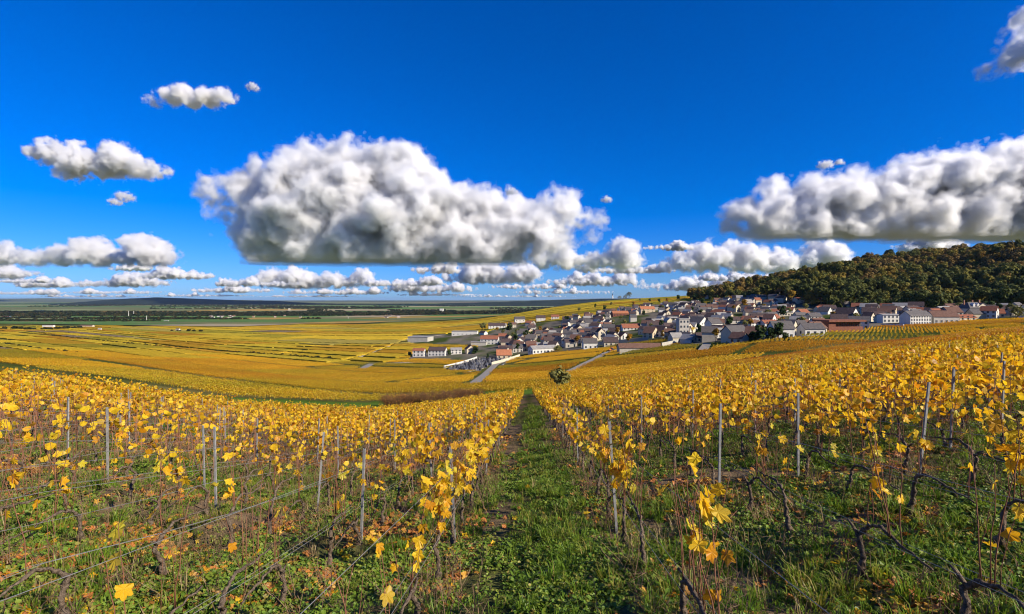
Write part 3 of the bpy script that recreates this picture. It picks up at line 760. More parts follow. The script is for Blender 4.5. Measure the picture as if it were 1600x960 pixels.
for (a0, a1, c0, c1) in PAR:
    ctr = D1 * (a0 + a1) / 2 + D2 * (c0 + c1) / 2
    cs = np.array([D1 * q + D2 * s for q in (a0, a1) for s in (c0, c1)])
    if cs[:, 1].max() < 90: continue
    dist = np.hypot(*ctr); pxs = 800 + 800 * cs[:, 0] / np.maximum(cs[:, 1], 1)
    if pxs.max() < -150 or pxs.min() > 1700 or ctr[1] < 60: continue
    if ctr[1] > np.interp(800 + 800 * ctr[0] / ctr[1], [-200, 100, 500, 700, 850, 1100, 1400], [1250, 1600, 1900, 1900, 1750, 1600, 900]): continue
    hue = pr.random(); tint = pr.uniform(.25, 1) if hue > .62 else pr.uniform(0, .15); oliv = pr.uniform(.3, 1) if hue < .36 else pr.uniform(0, .15)
    if ctr[0] > 40 and dist > 600: oliv = min(1, oliv + pr.choice((0, .3, .8)))
    if dist < SLAB:
        along = pr.random() < .3; rsp = 1.65 if dist < 330 else 1.3
        if along: A = np.arange(a0 + 1, a1 - 1, 1.95); B = np.arange(c0 + .6, c1 - .6, rsp)
        else: A = np.arange(a0 + .6, a1 - .6, rsp); B = np.arange(c0 + 1, c1 - 1, 1.95)
        AA, BB = np.meshgrid(A, B); X = (AA * D1[0] + BB * D2[0]).ravel(); Y = (AA * D1[1] + BB * D2[1]).ravel()
        if not len(X): continue
        ok = parcel_ok(X, Y); X, Y = X[ok], Y[ok]; n = len(X)
        if n < 12: continue
        ang = math.atan2(D1[1], D1[0]) if along else math.atan2(D2[1], D2[0])
        t = np.clip(tint * .55 + (fbm(X * .03, Y * .03, 2, 5) - .5) * .5, 0, 1); ol = np.clip(oliv + (fbm(X * .04, Y * .04, 2, 9) - .5) * .6, 0, 1)
        scatter('vineyard_parcel', np.column_stack([X, Y, ground(X, Y)]), np.column_stack([np.zeros(n), np.zeros(n), np.full(n, ang) + (rng.random(n) < .5) * math.pi]),
                rng.uniform(.85, 1.15, n), rng.integers(0, len(CLUMP), n), CLUMP, {'tint': t, 'olive': ol}, 'rows of golden vines in a valley parcel')
        PNAME += n
    else:
        st = dist / 110; na_ = max(3, int((a1 - a0) / st)); nb_ = max(2, int((c1 - c0) / st))
        AA, BB = np.meshgrid(np.linspace(a0, a1, na_ + 1), np.linspace(c0, c1, nb_ + 1)); X = AA * D1[0] + BB * D2[0]; Y = AA * D1[1] + BB * D2[1]
        cx = (X[:-1, :-1] + X[1:, 1:]) / 2; cyy = (Y[:-1, :-1] + Y[1:, 1:]) / 2; ok = parcel_ok(cx, cyy)
        if ok.sum() < 3: continue
        G = ground(X, Y); Z = G + 1.15 + rng.uniform(-.25, .25, G.shape)
        vt = np.stack([X, Y, Z], -1).reshape(-1, 3); vb = np.stack([X, Y, G - .6], -1).reshape(-1, 3); nv = len(vt); w_ = na_ + 1
        fs = []
        for i in range(nb_):
            for j in range(na_):
                if not ok[i, j]: continue
                q = (i * w_ + j, i * w_ + j + 1, (i + 1) * w_ + j + 1, (i + 1) * w_ + j); fs.append(q)
                for (di, dj, e) in ((-1, 0, (0, 1)), (0, 1, (1, 2)), (1, 0, (2, 3)), (0, -1, (3, 0))):
                    I, J = i + di, j + dj
                    if not (0 <= I < nb_ and 0 <= J < na_ and ok[I, J]): fs.append((q[e[1]], q[e[0]], q[e[0]] + nv, q[e[1]] + nv))
        me = bpy.data.meshes.new('vineyard_parcel'); me.from_pydata(np.vstack([vt, vb]).tolist(), [], fs); me.materials.append(M['carpet'])
        base = np.array((.54, .37, .032)) * pr.uniform(.8, 1.15)
        base = base * (1 - tint * np.array((.25, .45, .3))) * (1 - oliv * np.array((.5, .36, .1)))
        if pr.random() < .07: base = np.array((.20, .15, .09))
        elif pr.random() < .02: base = np.array((.34, .27, .06))
        col = np.tile(np.append(base, 1), (len(me.vertices), 1)); a = me.attributes.new('leafcol', 'FLOAT_COLOR', 'POINT'); a.data.foreach_set('color', col.ravel())
        tag(mobj('vineyard_parcel', me), 'far golden vineyard parcel on the valley slope', kind='stuff')
print('parcels', PNAME, round(time.time() - T0, 1))
#PART3
# ------------------------------------------------------------------ far plain: fields, woods, ridge
def field_sheet(name, corners, colr, lift, n=6, m=None, kind='structure', label=None):
    (x0, y0), (x1, y1), (x2, y2), (x3, y3) = corners
    vs = []; fs = []
    for i in range(n + 1):
        for j in range(n + 1):
            u, v = i / n, j / n
            x = (x0 * (1 - u) + x1 * u) * (1 - v) + (x3 * (1 - u) + x2 * u) * v; y = (y0 * (1 - u) + y1 * u) * (1 - v) + (y3 * (1 - u) + y2 * u) * v
            vs.append((x, y, gz(x, y) + lift))
    for i in range(n):
        for j in range(n): fs.append((i * (n + 1) + j, (i + 1) * (n + 1) + j, (i + 1) * (n + 1) + j + 1, i * (n + 1) + j + 1))
    b = MB(); b.add(vs, fs); me = b.mesh(name, m); return tag(mobj(name, me), label, kind=kind)
FC = {'green': mat('winter_wheat', (.085, .155, .035), .9, .15, .004), 'pale': mat('pale_meadow', (.20, .22, .09), .9, .15, .004), 'tan': mat('stubble_field', (.30, .24, .14), .9, .15, .004),
      'brown': mat('ploughed_field', (.20, .15, .10), .95, .15, .004), 'olive': mat('olive_meadow', (.13, .14, .05), .9, .15, .004), 'ochre': mat('ochre_vines', (.34, .21, .05), .9, .2, .02)}
fr = random.Random(5)
y = 1500.0; ring = 0
while y < 15000:
    dy = y * fr.uniform(.10, .17); x = -1.25 * y
    while x < .75 * y:
        w = y * fr.uniform(.10, .32); px_ = 800 + 800 * (x + w / 2) / y
        lim = np.interp(px_, [-200, 100, 500, 700, 850, 1000], [1700, 1850, 2100, 2200, 3200, 4000])
        if y > lim * .86:
            sk = dy * .5
            kind = fr.choices(list(FC), [5, 3, 1, .4, 3.5, 1.2 if y < 4500 else .2])[0]
            field_sheet('field', [(x, y), (x + w, y - sk * .2), (x + w + sk, y + dy - sk * .2), (x + sk, y + dy)], None, 1.2 + y * .0006 + ring % 2 * .4, 5, FC[kind])
        x += w
    y += dy; ring += 1

# far trees (woods that read as one mass)
def crown_mesh(seed, lobes, faces, size, shape=(1, 1, 1.05), m=None, low=.25, a_up=.4, hollow=.55):
    """a crown of unit radius made of leaf clumps on uneven lobes"""
    r = random.Random(seed); b = MB(); L = []
    for i in range(lobes):
        t = r.uniform(0, 6.283); z = r.uniform(-.55, .95); q = math.sqrt(max(0, 1 - (z * .85) ** 2)) * r.uniform(.25, .68)
        L.append((Vector((q * math.cos(t) * shape[0], q * math.sin(t) * shape[1], z * .62 * shape[2])), r.uniform(.26, .46)))
    for c, R in L:
        sh = r.random() * .3
        for i in range(faces):
            d = Vector((r.gauss(0, 1), r.gauss(0, 1), r.gauss(.15, .9))); d.normalize()
            p = c + d * R * r.uniform(hollow, 1.08)
            n = (d + Vector((r.gauss(0, .3), r.gauss(0, .3), r.gauss(a_up * .6, .25)))).normalized()
            u = n.orthogonal().normalized(); w = n.cross(u); an = r.uniform(0, 6.28); u, w = u * math.cos(an) + w * math.sin(an), w * math.cos(an) - u * math.sin(an)
            s = size * r.uniform(.6, 1.4); k = r.uniform(.5, 1)
            b.add([p - u * s, p - w * s * k + n * s * .1, p + u * s * .9, p + w * s * k - n * s * .2], [(0, 1, 2), (0, 2, 3)], 0, sh + r.random() * .12 + .01)
    return b.mesh('crown', m)
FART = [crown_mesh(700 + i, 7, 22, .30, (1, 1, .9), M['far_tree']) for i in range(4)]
def wood(name, pts, smin, smax, label, meshes=FART):
    P = np.array(pts); n = len(P); z = ground(P[:, 0], P[:, 1]); s = rng.uniform(smin, smax, n)
    scatter(name, np.column_stack([P, z + s * .45]), np.column_stack([np.zeros(n), np.zeros(n), rng.uniform(0, 6.28, n)]), np.column_stack([s * 1.15, s * 1.15, s]), rng.integers(0, len(meshes), n), meshes, None, label)
def band(px0, px1, ya, yb, n, thin=0):
    out = []
    while len(out) < n:
        p = rng.uniform(px0, px1); t = rng.random(); Y = np.interp(p, [px0, px1], ya) * (1 - t) + np.interp(p, [px0, px1], yb) * t
        X = (p - 800) / 800 * Y
        if thin and vn(X * thin, Y * thin, 3) < .5: continue
        out.append((X, Y))
    return out
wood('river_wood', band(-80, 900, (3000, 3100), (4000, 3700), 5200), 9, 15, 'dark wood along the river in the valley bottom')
wood('plain_copse', band(-80, 500, (2350, 2550), (2750, 2700), 500, .004), 6, 10, 'pale trees scattered over the valley floor')
wood('plain_copse', band(-80, 250, (2000, 2150), (2300, 2300), 260, .006), 5, 9, 'bushy trees beside the far warehouses')
wood('far_wood', band(-80, 900, (5200, 5200), (8800, 8800), 2600, .0011), 10, 16, 'small dark woods far across the plain')
wood('far_wood', band(480, 920, (4300, 4000), (4700, 4300), 700, .004), 8, 13, 'trees around the far silo')
# hedge lines on the valley slope
def line_pts(pp, step, jit):
    P = track_pts(pp, step); return P + rng.normal(0, jit, P.shape)
wood('hedge', line_pts([(62, 521), (110, 529), (200, 538), (300, 546), (400, 553), (520, 562)], 5, 1.2), 0.8, 2.0, 'dark hedge running down the valley slope')
wood('hedge', line_pts([(0, 537), (70, 548), (120, 553)], 7, 1.2), .8, 1.8, 'low hedge at the left of the valley slope')
wood('hedge', line_pts([(270, 518), (320, 519)], 10, 5), 3, 5, 'short row of bushes in the far vines')
wood('hedge', line_pts([(0, 514), (60, 516), (125, 513)], 14, 8), 3, 6, 'hedge and trees by the far warehouse')

# the dark ridge on the horizon
def ridge(name, prof, Y, depth, label, m):
    b = MB(); vs = []; fs = []; r = random.Random(3)
    px = np.arange(prof[0][0], prof[-1][0] + 1, 6.0); top = np.interp(px, [p[0] for p in prof], [p[1] for p in prof]) + (fbm(px * .06, px * 0, 4, 3) - .5) * 1.2
    n = len(px)
    for (dY, f) in ((-depth, 0), (-depth * .55, .5), (-depth * .25, .85), (0, 1), (depth * .4, .9), (depth, 0)):
        for i, (p, q) in enumerate(zip(px, top)):
            h = (HY - q) / 800 * Y + CZ; yy = Y + dY; x = (p - 800) / 800 * Y; g = gz(x, yy); vs.append((x, yy, g - 30 + (h - g + 30) * f))
    for k in range(5):
        for i in range(n - 1): fs.append((k * n + i, k * n + i + 1, (k + 1) * n + i + 1, (k + 1) * n + i))
    b.add(vs, fs); return tag(mobj(name, b.mesh(name, m, True)), label, kind='structure')
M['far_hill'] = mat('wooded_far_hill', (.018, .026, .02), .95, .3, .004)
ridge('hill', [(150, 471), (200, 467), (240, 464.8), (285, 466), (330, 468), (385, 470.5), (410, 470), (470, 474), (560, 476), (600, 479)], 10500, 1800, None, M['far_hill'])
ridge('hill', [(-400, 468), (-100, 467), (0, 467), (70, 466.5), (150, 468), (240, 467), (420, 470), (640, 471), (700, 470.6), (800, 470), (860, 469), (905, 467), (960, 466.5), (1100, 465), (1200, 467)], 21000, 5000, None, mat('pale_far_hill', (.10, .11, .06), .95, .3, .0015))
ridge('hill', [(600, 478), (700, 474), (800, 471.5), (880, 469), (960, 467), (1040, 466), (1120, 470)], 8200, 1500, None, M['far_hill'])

# ------------------------------------------------------------------ buildings
W = {'white': mat('white_render', (.60, .57, .50), .9, .15, .6), 'cream': mat('cream_render', (.54, .47, .34), .9, .12, .6), 'stone': mat('grey_stone_wall', (.40, .36, .29), .95, .22, 1.5, .3),
     'grey': mat('grey_render', (.46, .42, .35), .9, .12, .6), 'tan': mat('tan_render', (.52, .42, .28), .9, .14, .6), 'brick': mat('red_brown_cladding', (.20, .085, .055), .8, .2, .8),
     'concrete': mat('concrete_wall', (.42, .39, .32), .9, .12, .5), 'yellow': mat('yellow_render', (.62, .46, .16), .9, .1, .6), 'blue': mat('blue_panel', (.08, .20, .52), .5, .1, .6)}
RF = {'slate': mat('slate_roof', (.095, .083, .075), .7, .3, 1.2, .3), 'red': mat('red_tile_roof', (.27, .105, .06), .85, .28, 1.2, .4), 'brown': mat('brown_tile_roof', (.15, .085, .062), .85, .28, 1.2, .4),
      'dark': mat('dark_tile_roof', (.085, .060, .055), .85, .3, 1.2, .4), 'grey': mat('grey_sheet_roof', (.27, .25, .22), .6, .2, .6, .1), 'yellow': mat('yellow_sheet_roof', (.62, .42, .05), .7, .15, .6),
      'orange': mat('orange_tile_roof', (.38, .15, .075), .85, .25, 1.2, .4)}
k = NT('window_glass'); k.p.inputs['Base Color'].default_value = (.035, .045, .06, 1); k.p.inputs['Roughness'].default_value = .15; M['glass'] = k.m
M['shutter'] = mat('painted_frame', (.55, .54, .50), .7, .1, 3); M['door'] = mat('painted_door', (.16, .11, .07), .7, .2, 3); M['chim'] = mat('chimney_brick', (.32, .16, .10), .9, .25, 3)
def win_mesh():
    b = MB(); b.box(-.5, .5, -.03, .05, 0, 1.0, 0); return b.mesh('window', M['glass'])
def frame_mesh():
    b = MB()
    b.box(-.58, -.5, -.03, .085, -.0, 1.0); b.box(.5, .58, -.03, .085, -.0, 1.0); b.box(-.58, .58, -.03, .085, 1.0, 1.07); b.box(-.62, .62, -.03, .12, -.07, 0); b.box(-.03, .03, -.03, .07, .0, 1.0)
    return b.mesh('frame', M['shutter'])
WIN = win_mesh(); FRAME = frame_mesh()
def bx_mesh(name, m, x0, x1, y0, y1, z0, z1):
    b = MB(); b.box(x0, x1, y0, y1, z0, z1); return b.mesh(name, m)
CHIM = bx_mesh('chimney', M['chim'], -.35, .35, -.28, .28, -.8, 1.3); DOOR = bx_mesh('door', M['door'], -.5, .5, -.03, .06, 0, 2.1)
_wc = {}
def wall_mesh(w, d, e, rd, m):
    """gabled body, ridge along x; foundation sunk into the slope"""
    key = (round(w, 1), round(d, 1), round(e, 1), round(rd, 1), m.name)
    if key not in _wc:
        b = MB(); hw, hd = w / 2, d / 2
        v = [(-hw, -hd, -4), (hw, -hd, -4), (hw, hd, -4), (-hw, hd, -4), (-hw, -hd, e), (hw, -hd, e), (hw, hd, e), (-hw, hd, e), (-hw, 0, rd), (hw, 0, rd)]
        b.add(v, [(0, 1, 5, 4), (2, 3, 7, 6), (1, 2, 6, 9, 5), (3, 0, 4, 8, 7), (4, 5, 9, 8), (6, 7, 8, 9)]); _wc[key] = b.mesh('walls', m)
    return _wc[key]
def roof_mesh(w, d, e, rd, m, hip=0.0):
    key = ('r', round(w, 1), round(d, 1), round(e, 1), round(rd, 1), m.name, hip)
    if key not in _wc:
        b = MB(); o = .35; sl = (rd - e) / (d / 2); hw, hd = w / 2 + o, d / 2 + o; ez = e - sl * o + .06; rz = rd + .06; t = .22; r2 = w / 2 - hip * d / 2 if hip else hw
        v = [(-hw, -hd, ez), (hw, -hd, ez), (hw, hd, ez), (-hw, hd, ez), (-r2, 0, rz), (r2, 0, rz)]
        v += [(x, y, z + t) for x, y, z in v]
        b.add(v, [(6, 7, 11, 10), (8, 9, 10, 11), (7, 8, 11), (9, 6, 10), (0, 1, 7, 6), (1, 2, 8, 7), (2, 3, 9, 8), (3, 0, 6, 9), (1, 0, 4, 5), (3, 2, 5, 4)] if hip else
              [(6, 7, 11, 10), (8, 9, 10, 11), (0, 1, 7, 6), (2, 3, 9, 8), (1, 5, 11, 7), (5, 2, 8, 11), (4, 0, 6, 10), (3, 4, 10, 9), (1, 0, 4, 5), (3, 2, 5, 4)])
        _wc[key] = b.mesh('roof', m)
    return _wc[key]
def add_windows(root, w, d, e, spec, rng_, detail):
    """spec: list of (side, columns, storeys); side f/b along x, l/r gables"""
    for (side, nc, ns) in spec:
        L = w if side in 'fb' else d
        for s in range(ns):
            for c in range(nc):
                u = (c + .5) / nc * L - L / 2; z = .9 + s * (e / ns if ns > 1 else 1)
                if side == 'f': loc, rz = (u, -d / 2, z), math.pi
                elif side == 'b': loc, rz = (u, d / 2, z), 0
                elif side == 'l': loc, rz = (-w / 2, u, z), math.pi / 2
                else: loc, rz = (w / 2, u, z), -math.pi / 2
                ww = min(1.15, L / nc * .5)
                wo = mobj('window', WIN, root, loc, (0, 0, rz), (ww, 1, 1.4))
                if detail > 1: mobj('frame', FRAME, wo)
def house(x, y, yaw, w, d, e, pitch, wall, roof, label, spec=(), group=None, hip=0, chim=1, door=False, name='house', detail=1, cat='house', base=None):
    z = min(gz(x, y), gz(x + 3, y), gz(x - 3, y)) if base is None else base
    root = empty(name, (x, y, z), yaw); rd = e + d / 2 * pitch
    if hip:
        b = MB(); b.box(-w / 2, w / 2, -d / 2, d / 2, -4, e); mobj('walls', b.mesh('walls', W[wall]), root)
    else: mobj('walls', wall_mesh(w, d, e, rd, W[wall]), root)
    ro = mobj('roof', roof_mesh(w, d, e, rd, RF[roof], hip), root)
    for c in range(chim):
        mobj('chimney', CHIM, ro, ((c - .5 * (chim - 1)) * w * .5 + w * .22 * (chim == 1), .3 * d / 4, rd - .3 * (rd - e)))
    if door: mobj('door', DOOR, root, (w * .12, -d / 2, 0), (0, 0, math.pi))
    add_windows(root, w, d, e, spec, rnd, detail)
    tag(root, label, cat, group)
    return root
def flat_block(x, y, yaw, w, d, h, wall, label, spec=(), name='building', cat='building', parapet=.5, roofm='grey', detail=1, base=None):
    z = min(gz(x, y), gz(x + 3, y), gz(x - 3, y)) if base is None else base
    root = empty(name, (x, y, z), yaw); b = MB(); b.box(-w / 2, w / 2, -d / 2, d / 2, -4, h); mobj('walls', b.mesh('walls', W[wall]), root)
    b = MB(); b.box(-w / 2 - .3, w / 2 + .3, -d / 2 - .3, d / 2 + .3, h, h + parapet); mobj('roof', b.mesh('roof', RF[roofm]), root)
    add_windows(root, w, d, h, spec, rnd, detail); tag(root, label, cat); return root

PLACED = []; PICKS = []
def spot(px, py, ymin=150):
    x, y = hit(px, py, ymin); return x, y
def free(x, y, r):
    return all((x - a) ** 2 + (y - b) ** 2 > (r + c) ** 2 * .44 for a, b, c in PLACED)
def H(px, py, wpx, hpx, yawdeg, wall, roof, label, dr=.7, pitch=.75, spec=(('f', 3, 2), ('r', 1, 2)), ymin=150, **kw):
    """a house placed by the foot of its walls; wpx wide, hpx to the ridge"""
    x, y = spot(px, py, ymin); s = y / 800; w = wpx * s; d = max(5.5, w * dr); tot = hpx * s; e = max(2.4, tot - d / 2 * pitch)
    PICKS.append((px, y, wpx)); PLACED.append((x, y, max(w, d) / 2)); return house(x, y + d / 2, math.radians(yawdeg), w, d, e, pitch, wall, roof, label, spec, **kw)
def B(px, py, wpx, hpx, dpx, yawdeg, wall, label, ymin=150, **kw):
    x, y = spot(px, py, ymin); s = y / 800; PLACED.append((x, y, max(wpx, dpx) * s / 2)); return flat_block(x, y + dpx * s / 2, math.radians(yawdeg), wpx * s, dpx * s, hpx * s, wall, label, **kw)

# houses one can pick out (foot of the wall in the photograph, size in photograph pixels)
H(654, 558, 18, 13, -6, 'white', 'red', 'white house with a red roof, leftmost at the lower village edge', .6, .6)
H(683, 557, 27, 14, -8, 'white', 'dark', 'long white house with dark roof beside the red-roofed one', .5, .7, (('f', 5, 2), ('r', 1, 1)))
H(712, 554, 17, 10, 10, 'white', 'grey', 'small white house with a pale roof between two larger ones', .7, .5)
H(734, 553, 13, 13, -70, 'cream', 'brown', 'cream gabled house above the graveyard wall', 1.1, .8, (('r', 2, 2), ('l', 1, 1)))
B(655, 535, 33, 8, 26, -12, 'concrete', 'large windowless concrete warehouse standing alone among the vines')
B(726, 524, 40, 6, 14, -4, 'white', 'long low white hall with a flat roof in the vines', spec=(('f', 6, 1),))
B(748, 541, 24, 6, 10, -5, 'concrete', 'long low grey store behind the cream house')
H(765, 539, 28, 14, -8, 'white', 'red', 'long white house with a red roof and gable at its right', .45, .8, (('f', 5, 2), ('r', 1, 2)))
H(812, 506, 16, 11, 5, 'white', 'slate', 'white slate-roofed house on the upper left rim of the village', .8, .6)
H(776, 514, 26, 9, 4, 'white', 'dark', 'long white house behind the hedge at the village left', .5, .6, (('f', 5, 2),))
H(800, 513, 12, 9, 8, 'cream', 'brown', 'cream house squeezed between white ones at the upper left', .8, .6)
H(845, 503, 14, 10, 3, 'white', 'dark', 'white house with two dark gables on the upper rim', .8, .7)
H(868, 500, 12, 8, -6, 'white', 'red', 'small white house with red roof at the upper rim', .8, .6)
H(848, 552, 42, 12, 24, 'white', 'grey', 'long white shed with a grey sheet roof at the village foot', .4, .5, (('f', 7, 1), ('l', 2, 1)), chim=0, name='shed', cat='shed')
H(808, 551, 16, 12, 12, 'grey', 'slate', 'grey house right of the graveyard', .8, .7)
H(833, 548, 13, 10, -45, 'tan', 'red', 'low tan house with a red roof above the long shed', .9, .6)
H(892, 543, 19, 13, 8, 'stone', 'dark', 'grey stone barn with dark roof at the foot of the village', .8, .5, (('f', 2, 1),), name='barn', cat='barn')
H(939, 532, 9, 19, -70, 'cream', 'brown', 'tall narrow cream gable standing above the garden walls', 1.3, .9, (('r', 1, 3),))
H(975, 531, 14, 12, -70, 'white', 'brown', 'white gabled house with brown roof above the vine strip', 1.1, .8, (('r', 2, 2),))
H(1020, 529, 17, 18, -43, 'tan', 'brown', 'tall tan gabled house at the right end of the vine strip', 1.3, .8, (('r', 2, 2), ('f', 2, 2)))
H(987, 516, 29, 9, 4, 'white', 'red', 'long house with a broad red tile roof in mid village', .5, .8, (('f', 5, 1),))
H(1012, 489, 23, 10, 6, 'tan', 'orange', 'long orange-roofed house near the top of the village', .5, .7)
H(970, 494, 25, 8, 2, 'brick', 'orange', 'large low hall under an orange roof at the top left', .6, .5, (('f', 5, 1),))
H(1083, 520, 12, 8, -55, 'cream', 'yellow', 'small shed with a bright yellow roof', .9, .6, (), chim=0, name='shed', cat='shed')
H(1080, 536, 20, 14, -53, 'white', 'grey', 'low white gable at the lane beside the vineyard edge', 1.0, .75, (('r', 2, 1),))
B(1069, 529, 16, 31, 14, 4, 'grey', 'tall grey block with a flat roof beside the white gable', spec=(('f', 3, 4),))
H(1096, 513, 22, 18, -53, 'white', 'slate', 'big white gabled house with slate roof in the village front', 1.2, .7, (('r', 2, 2), ('f', 4, 2)), detail=2)
H(1128, 528, 26, 16, 6, 'white', 'grey', 'white two-storey house with a pale roof behind the brown-roofed barn', .6, .35, (('f', 4, 2),), detail=2)
H(1160, 536, 21, 18, -53, 'cream', 'brown', 'cream gabled barn with a broad brown roof at the vineyard edge', 1.1, .75, (('f', 2, 1),), name='barn', cat='barn')
H(1239, 523, 20, 24, -49, 'cream', 'slate', 'tall cream gabled house with dark roof standing in front', 1.25, .95, (('r', 2, 2), ('f', 3, 2)), detail=2)
H(1180, 512, 20, 12, 20, 'white', 'brown', 'white house with a long brown roof behind the dark shrubs', .6, .7)
H(1206, 510, 26, 10, 8, 'white', 'red', 'low white house with a wide red roof behind the shrubs', .6, .6)
H(1150, 506, 24, 11, 5, 'grey', 'dark', 'long grey house with dark roof in mid village', .6, .7)
H(1150, 488, 14, 12, -49, 'cream', 'brown', 'cream gabled house high in the middle of the village', 1.1, .6, (('r', 2, 2),))
H(1228, 494, 22, 8, 4, 'cream', 'grey', 'long low cream hall with grey roof above mid village', .5, .3, (('f', 5, 1),))
H(1294, 491, 16, 11, -53, 'white', 'slate', 'bright white gable with slate roof above the red-brown building', 1.1, .8, (('r', 1, 1),))
H(1332, 498, 26, 13, -55, 'white', 'dark', 'white gabled house with dark roof behind the red-brown building', 1.1, .8, (('r', 2, 1),))
H(1275, 503, 20, 14, 8, 'grey', 'slate', 'grey house with slate roof left of the red-brown building', .7, .8)
H(1322, 484, 18, 11, 8, 'white', 'slate', 'white house under the wood with a slate roof', .7, .7)
H(1362, 503, 13, 15, -57, 'cream', 'dark', 'cream gabled house right of the red-brown building', 1.1, .9, (('r', 1, 2),), detail=2)
H(1392, 505, 26, 14, 2, 'white', 'grey', 'low white house beside the large three-storey block', .5, .25, (('f', 4, 2),), detail=2)
H(1437, 509, 42, 23, 14, 'white', 'slate', 'large three-storey white block with slate roof near the right', .42, .8, (('f', 8, 3), ('r', 2, 2)), detail=2, chim=2)
H(1480, 506, 38, 20, -4, 'grey', 'brown', 'wide hall with a red-brown roof right of the three-storey block', .55, .8, (('f', 5, 1),), detail=2)
H(1512, 502, 30, 10, 8, 'cream', 'red', 'low cream house with a red roof in front of the mansion', .4, .6)
H(1405, 492, 18, 11, 10, 'white', 'dark', 'white house half hidden behind the three-storey block', .7, .7)
H(1455, 484, 24, 9, 6, 'white', 'red', 'white house with red roof under the wood, left of the mansion', .6, .7)
H(1572, 492, 18, 14, 10, 'white', 'slate', 'white house with slate roof at the right edge under the wood', .8, .7, detail=2)
H(1592, 493, 22, 12, 4, 'cream', 'brown', 'cream house with brown roof cut by the right picture edge', .6, .7)
H(1108, 467, 9, 7, 30, 'white', 'grey', 'little white house alone on the meadow by the wood', .8, .6, (('f', 2, 1),), ymin=600)
# mansion: two storeys, steep slate hipped roof, gabled wing
def mansion(px, py):
    x, y = spot(px, py); s = y / 800; w, d, e = 34 * s, 22 * s, 15 * s
    z = gz(x, y); root = empty('mansion', (x, y + d / 2, z), math.radians(8)); PLACED.append((x, y, w / 2))
    b = MB(); b.box(-w / 2, w / 2, -d / 2, d / 2, -4, e); mobj('walls', b.mesh('walls', W['grey']), root)
    ro = mobj('roof', roof_mesh(w, d, e, e + 9 * s, RF['slate'], .75), root)
    mobj('wing', wall_mesh(w * .34, d * .9, e + 2 * s, e + 8 * s, W['cream']), root, (w * .26, -d * .16, 0), (0, 0, math.pi / 2))
    mobj('wing_roof', roof_mesh(w * .34, d * .9, e + 2 * s, e + 8 * s, RF['slate']), root, (w * .26, -d * .16, 0), (0, 0, math.pi / 2))
    for q in (-.4, .05, .42): mobj('chimney', CHIM, ro, (q * w, .5, e + 8 * s), (0, 0, 0), (1, 1, 1.6))
    for q in (-.2, .02):
        dm = mobj('dormer', wall_mesh(2.2, 1.6, 1.6, 2.4, W['white']), ro, (q * w, -d * .28, e + 1.0), (0, 0, math.pi / 2)); mobj('window', WIN, dm, (1.1, 0, .3), (0, 0, -math.pi / 2))
    for c in range(4):
        for t in (0, 1): wo = mobj('window', WIN, root, (-w * .44 + c * w * .145, -d / 2, 1 + t * e * .5), (0, 0, math.pi), (1.2, 1, 1.9)); mobj('frame', FRAME, wo)
    tag(root, 'grey mansion with steep slate roofs and tall chimneys below the wood', 'mansion')
mansion(1529, 497)
# red-brown modern building: boxy wing, glazed band, flat red-brown roof
def winery(px, py):
    x, y = spot(px, py); s = y / 800; z = gz(x, y) - .5; root = empty('winery', (x, y + 6, z), math.radians(10)); w, d, h = 62 * s, 30 * s, 21 * s; PLACED.append((x, y, w / 2)); PICKS.append((px, y, 70))
    b = MB(); b.box(-w / 2, w / 2, -d / 2, d / 2, -4, h * .5); b.box(-w / 2, -w * .30, -d / 2, d / 2, h * .5, h * .86); mobj('walls', b.mesh('walls', W['brick']), root)
    b = MB(); b.box(-w * .30 + .02, w / 2, -d / 2 + 1.6, d / 2, h * .5 + .02, h * .86 - .02); mobj('glass_wall', b.mesh('glass_wall', M['glass']), root)
    for i in range(12): mobj('mullion', bx_mesh('mullion', W['brick'], -.09, .09, -.12, .1, 0, h * .36 - .06), root, (-w * .29 + i * (w * .78) / 11.5, -d / 2 + 1.5, h * .5 + .03))
    b = MB(); b.box(-w / 2 - .8, w / 2 + .8, -d / 2 - 1.2, d / 2 + .6, h * .86, h); mobj('roof', b.mesh('roof', W['brick']), root)
    tag(root, 'modern red-brown building with a glazed band and a flat roof', 'building')
winery(1322, 520)
# blue and white hall high under the wood, red-roofed hall at its left
B(1276, 469, 20, 9, 12, 4, 'blue', 'blue and white hall under the wood at the top of the village', spec=(('f', 6, 2),), roofm='grey')
H(1258, 472, 26, 6, 2, 'cream', 'red', 'long red-roofed hall left of the blue hall', .5, .4, (('f', 6, 1),))
# long low brown-roofed shed and the pale garden walls below the village
def garden_wall(px0, py0, px1, py1, h, label, m='concrete', hh=0):
    x0, y0 = spot(px0, py0); x1, y1 = spot(px1, py1); n = max(2, int(math.hypot(x1 - x0, y1 - y0) / 4)); b = MB(); dx, dy = x1 - x0, y1 - y0; L = math.hypot(dx, dy); nx, ny = -dy / L * .25, dx / L * .25
    vs = []; fs = []
    for i in range(n + 1):
        t = i / n; x = x0 + dx * t; y = y0 + dy * t; g = gz(x, y)
        vs += [(x - nx, y - ny, g - 1), (x + nx, y + ny, g - 1), (x + nx, y + ny, g + h), (x - nx, y - ny, g + h)]
        if i:
            for k in range(4): fs.append((4 * i - 4 + k, 4 * i - 4 + (k + 1) % 4, 4 * i + (k + 1) % 4, 4 * i + k))
    fs += [(3, 2, 1, 0), tuple(4 * n + k for k in range(4))]
    b.add(vs, fs); return tag(mobj('garden_wall', b.mesh('garden_wall', W[m])), label, 'wall')
H(1000, 549, 66, 9, 4, 'stone', 'brown', 'long low shed with a brown roof in the vines below the village', .16, .8, (), chim=0, name='shed', cat='shed')
garden_wall(1034, 543, 1064, 537, 2.6, 'pale wall running from the long shed to the white gable')
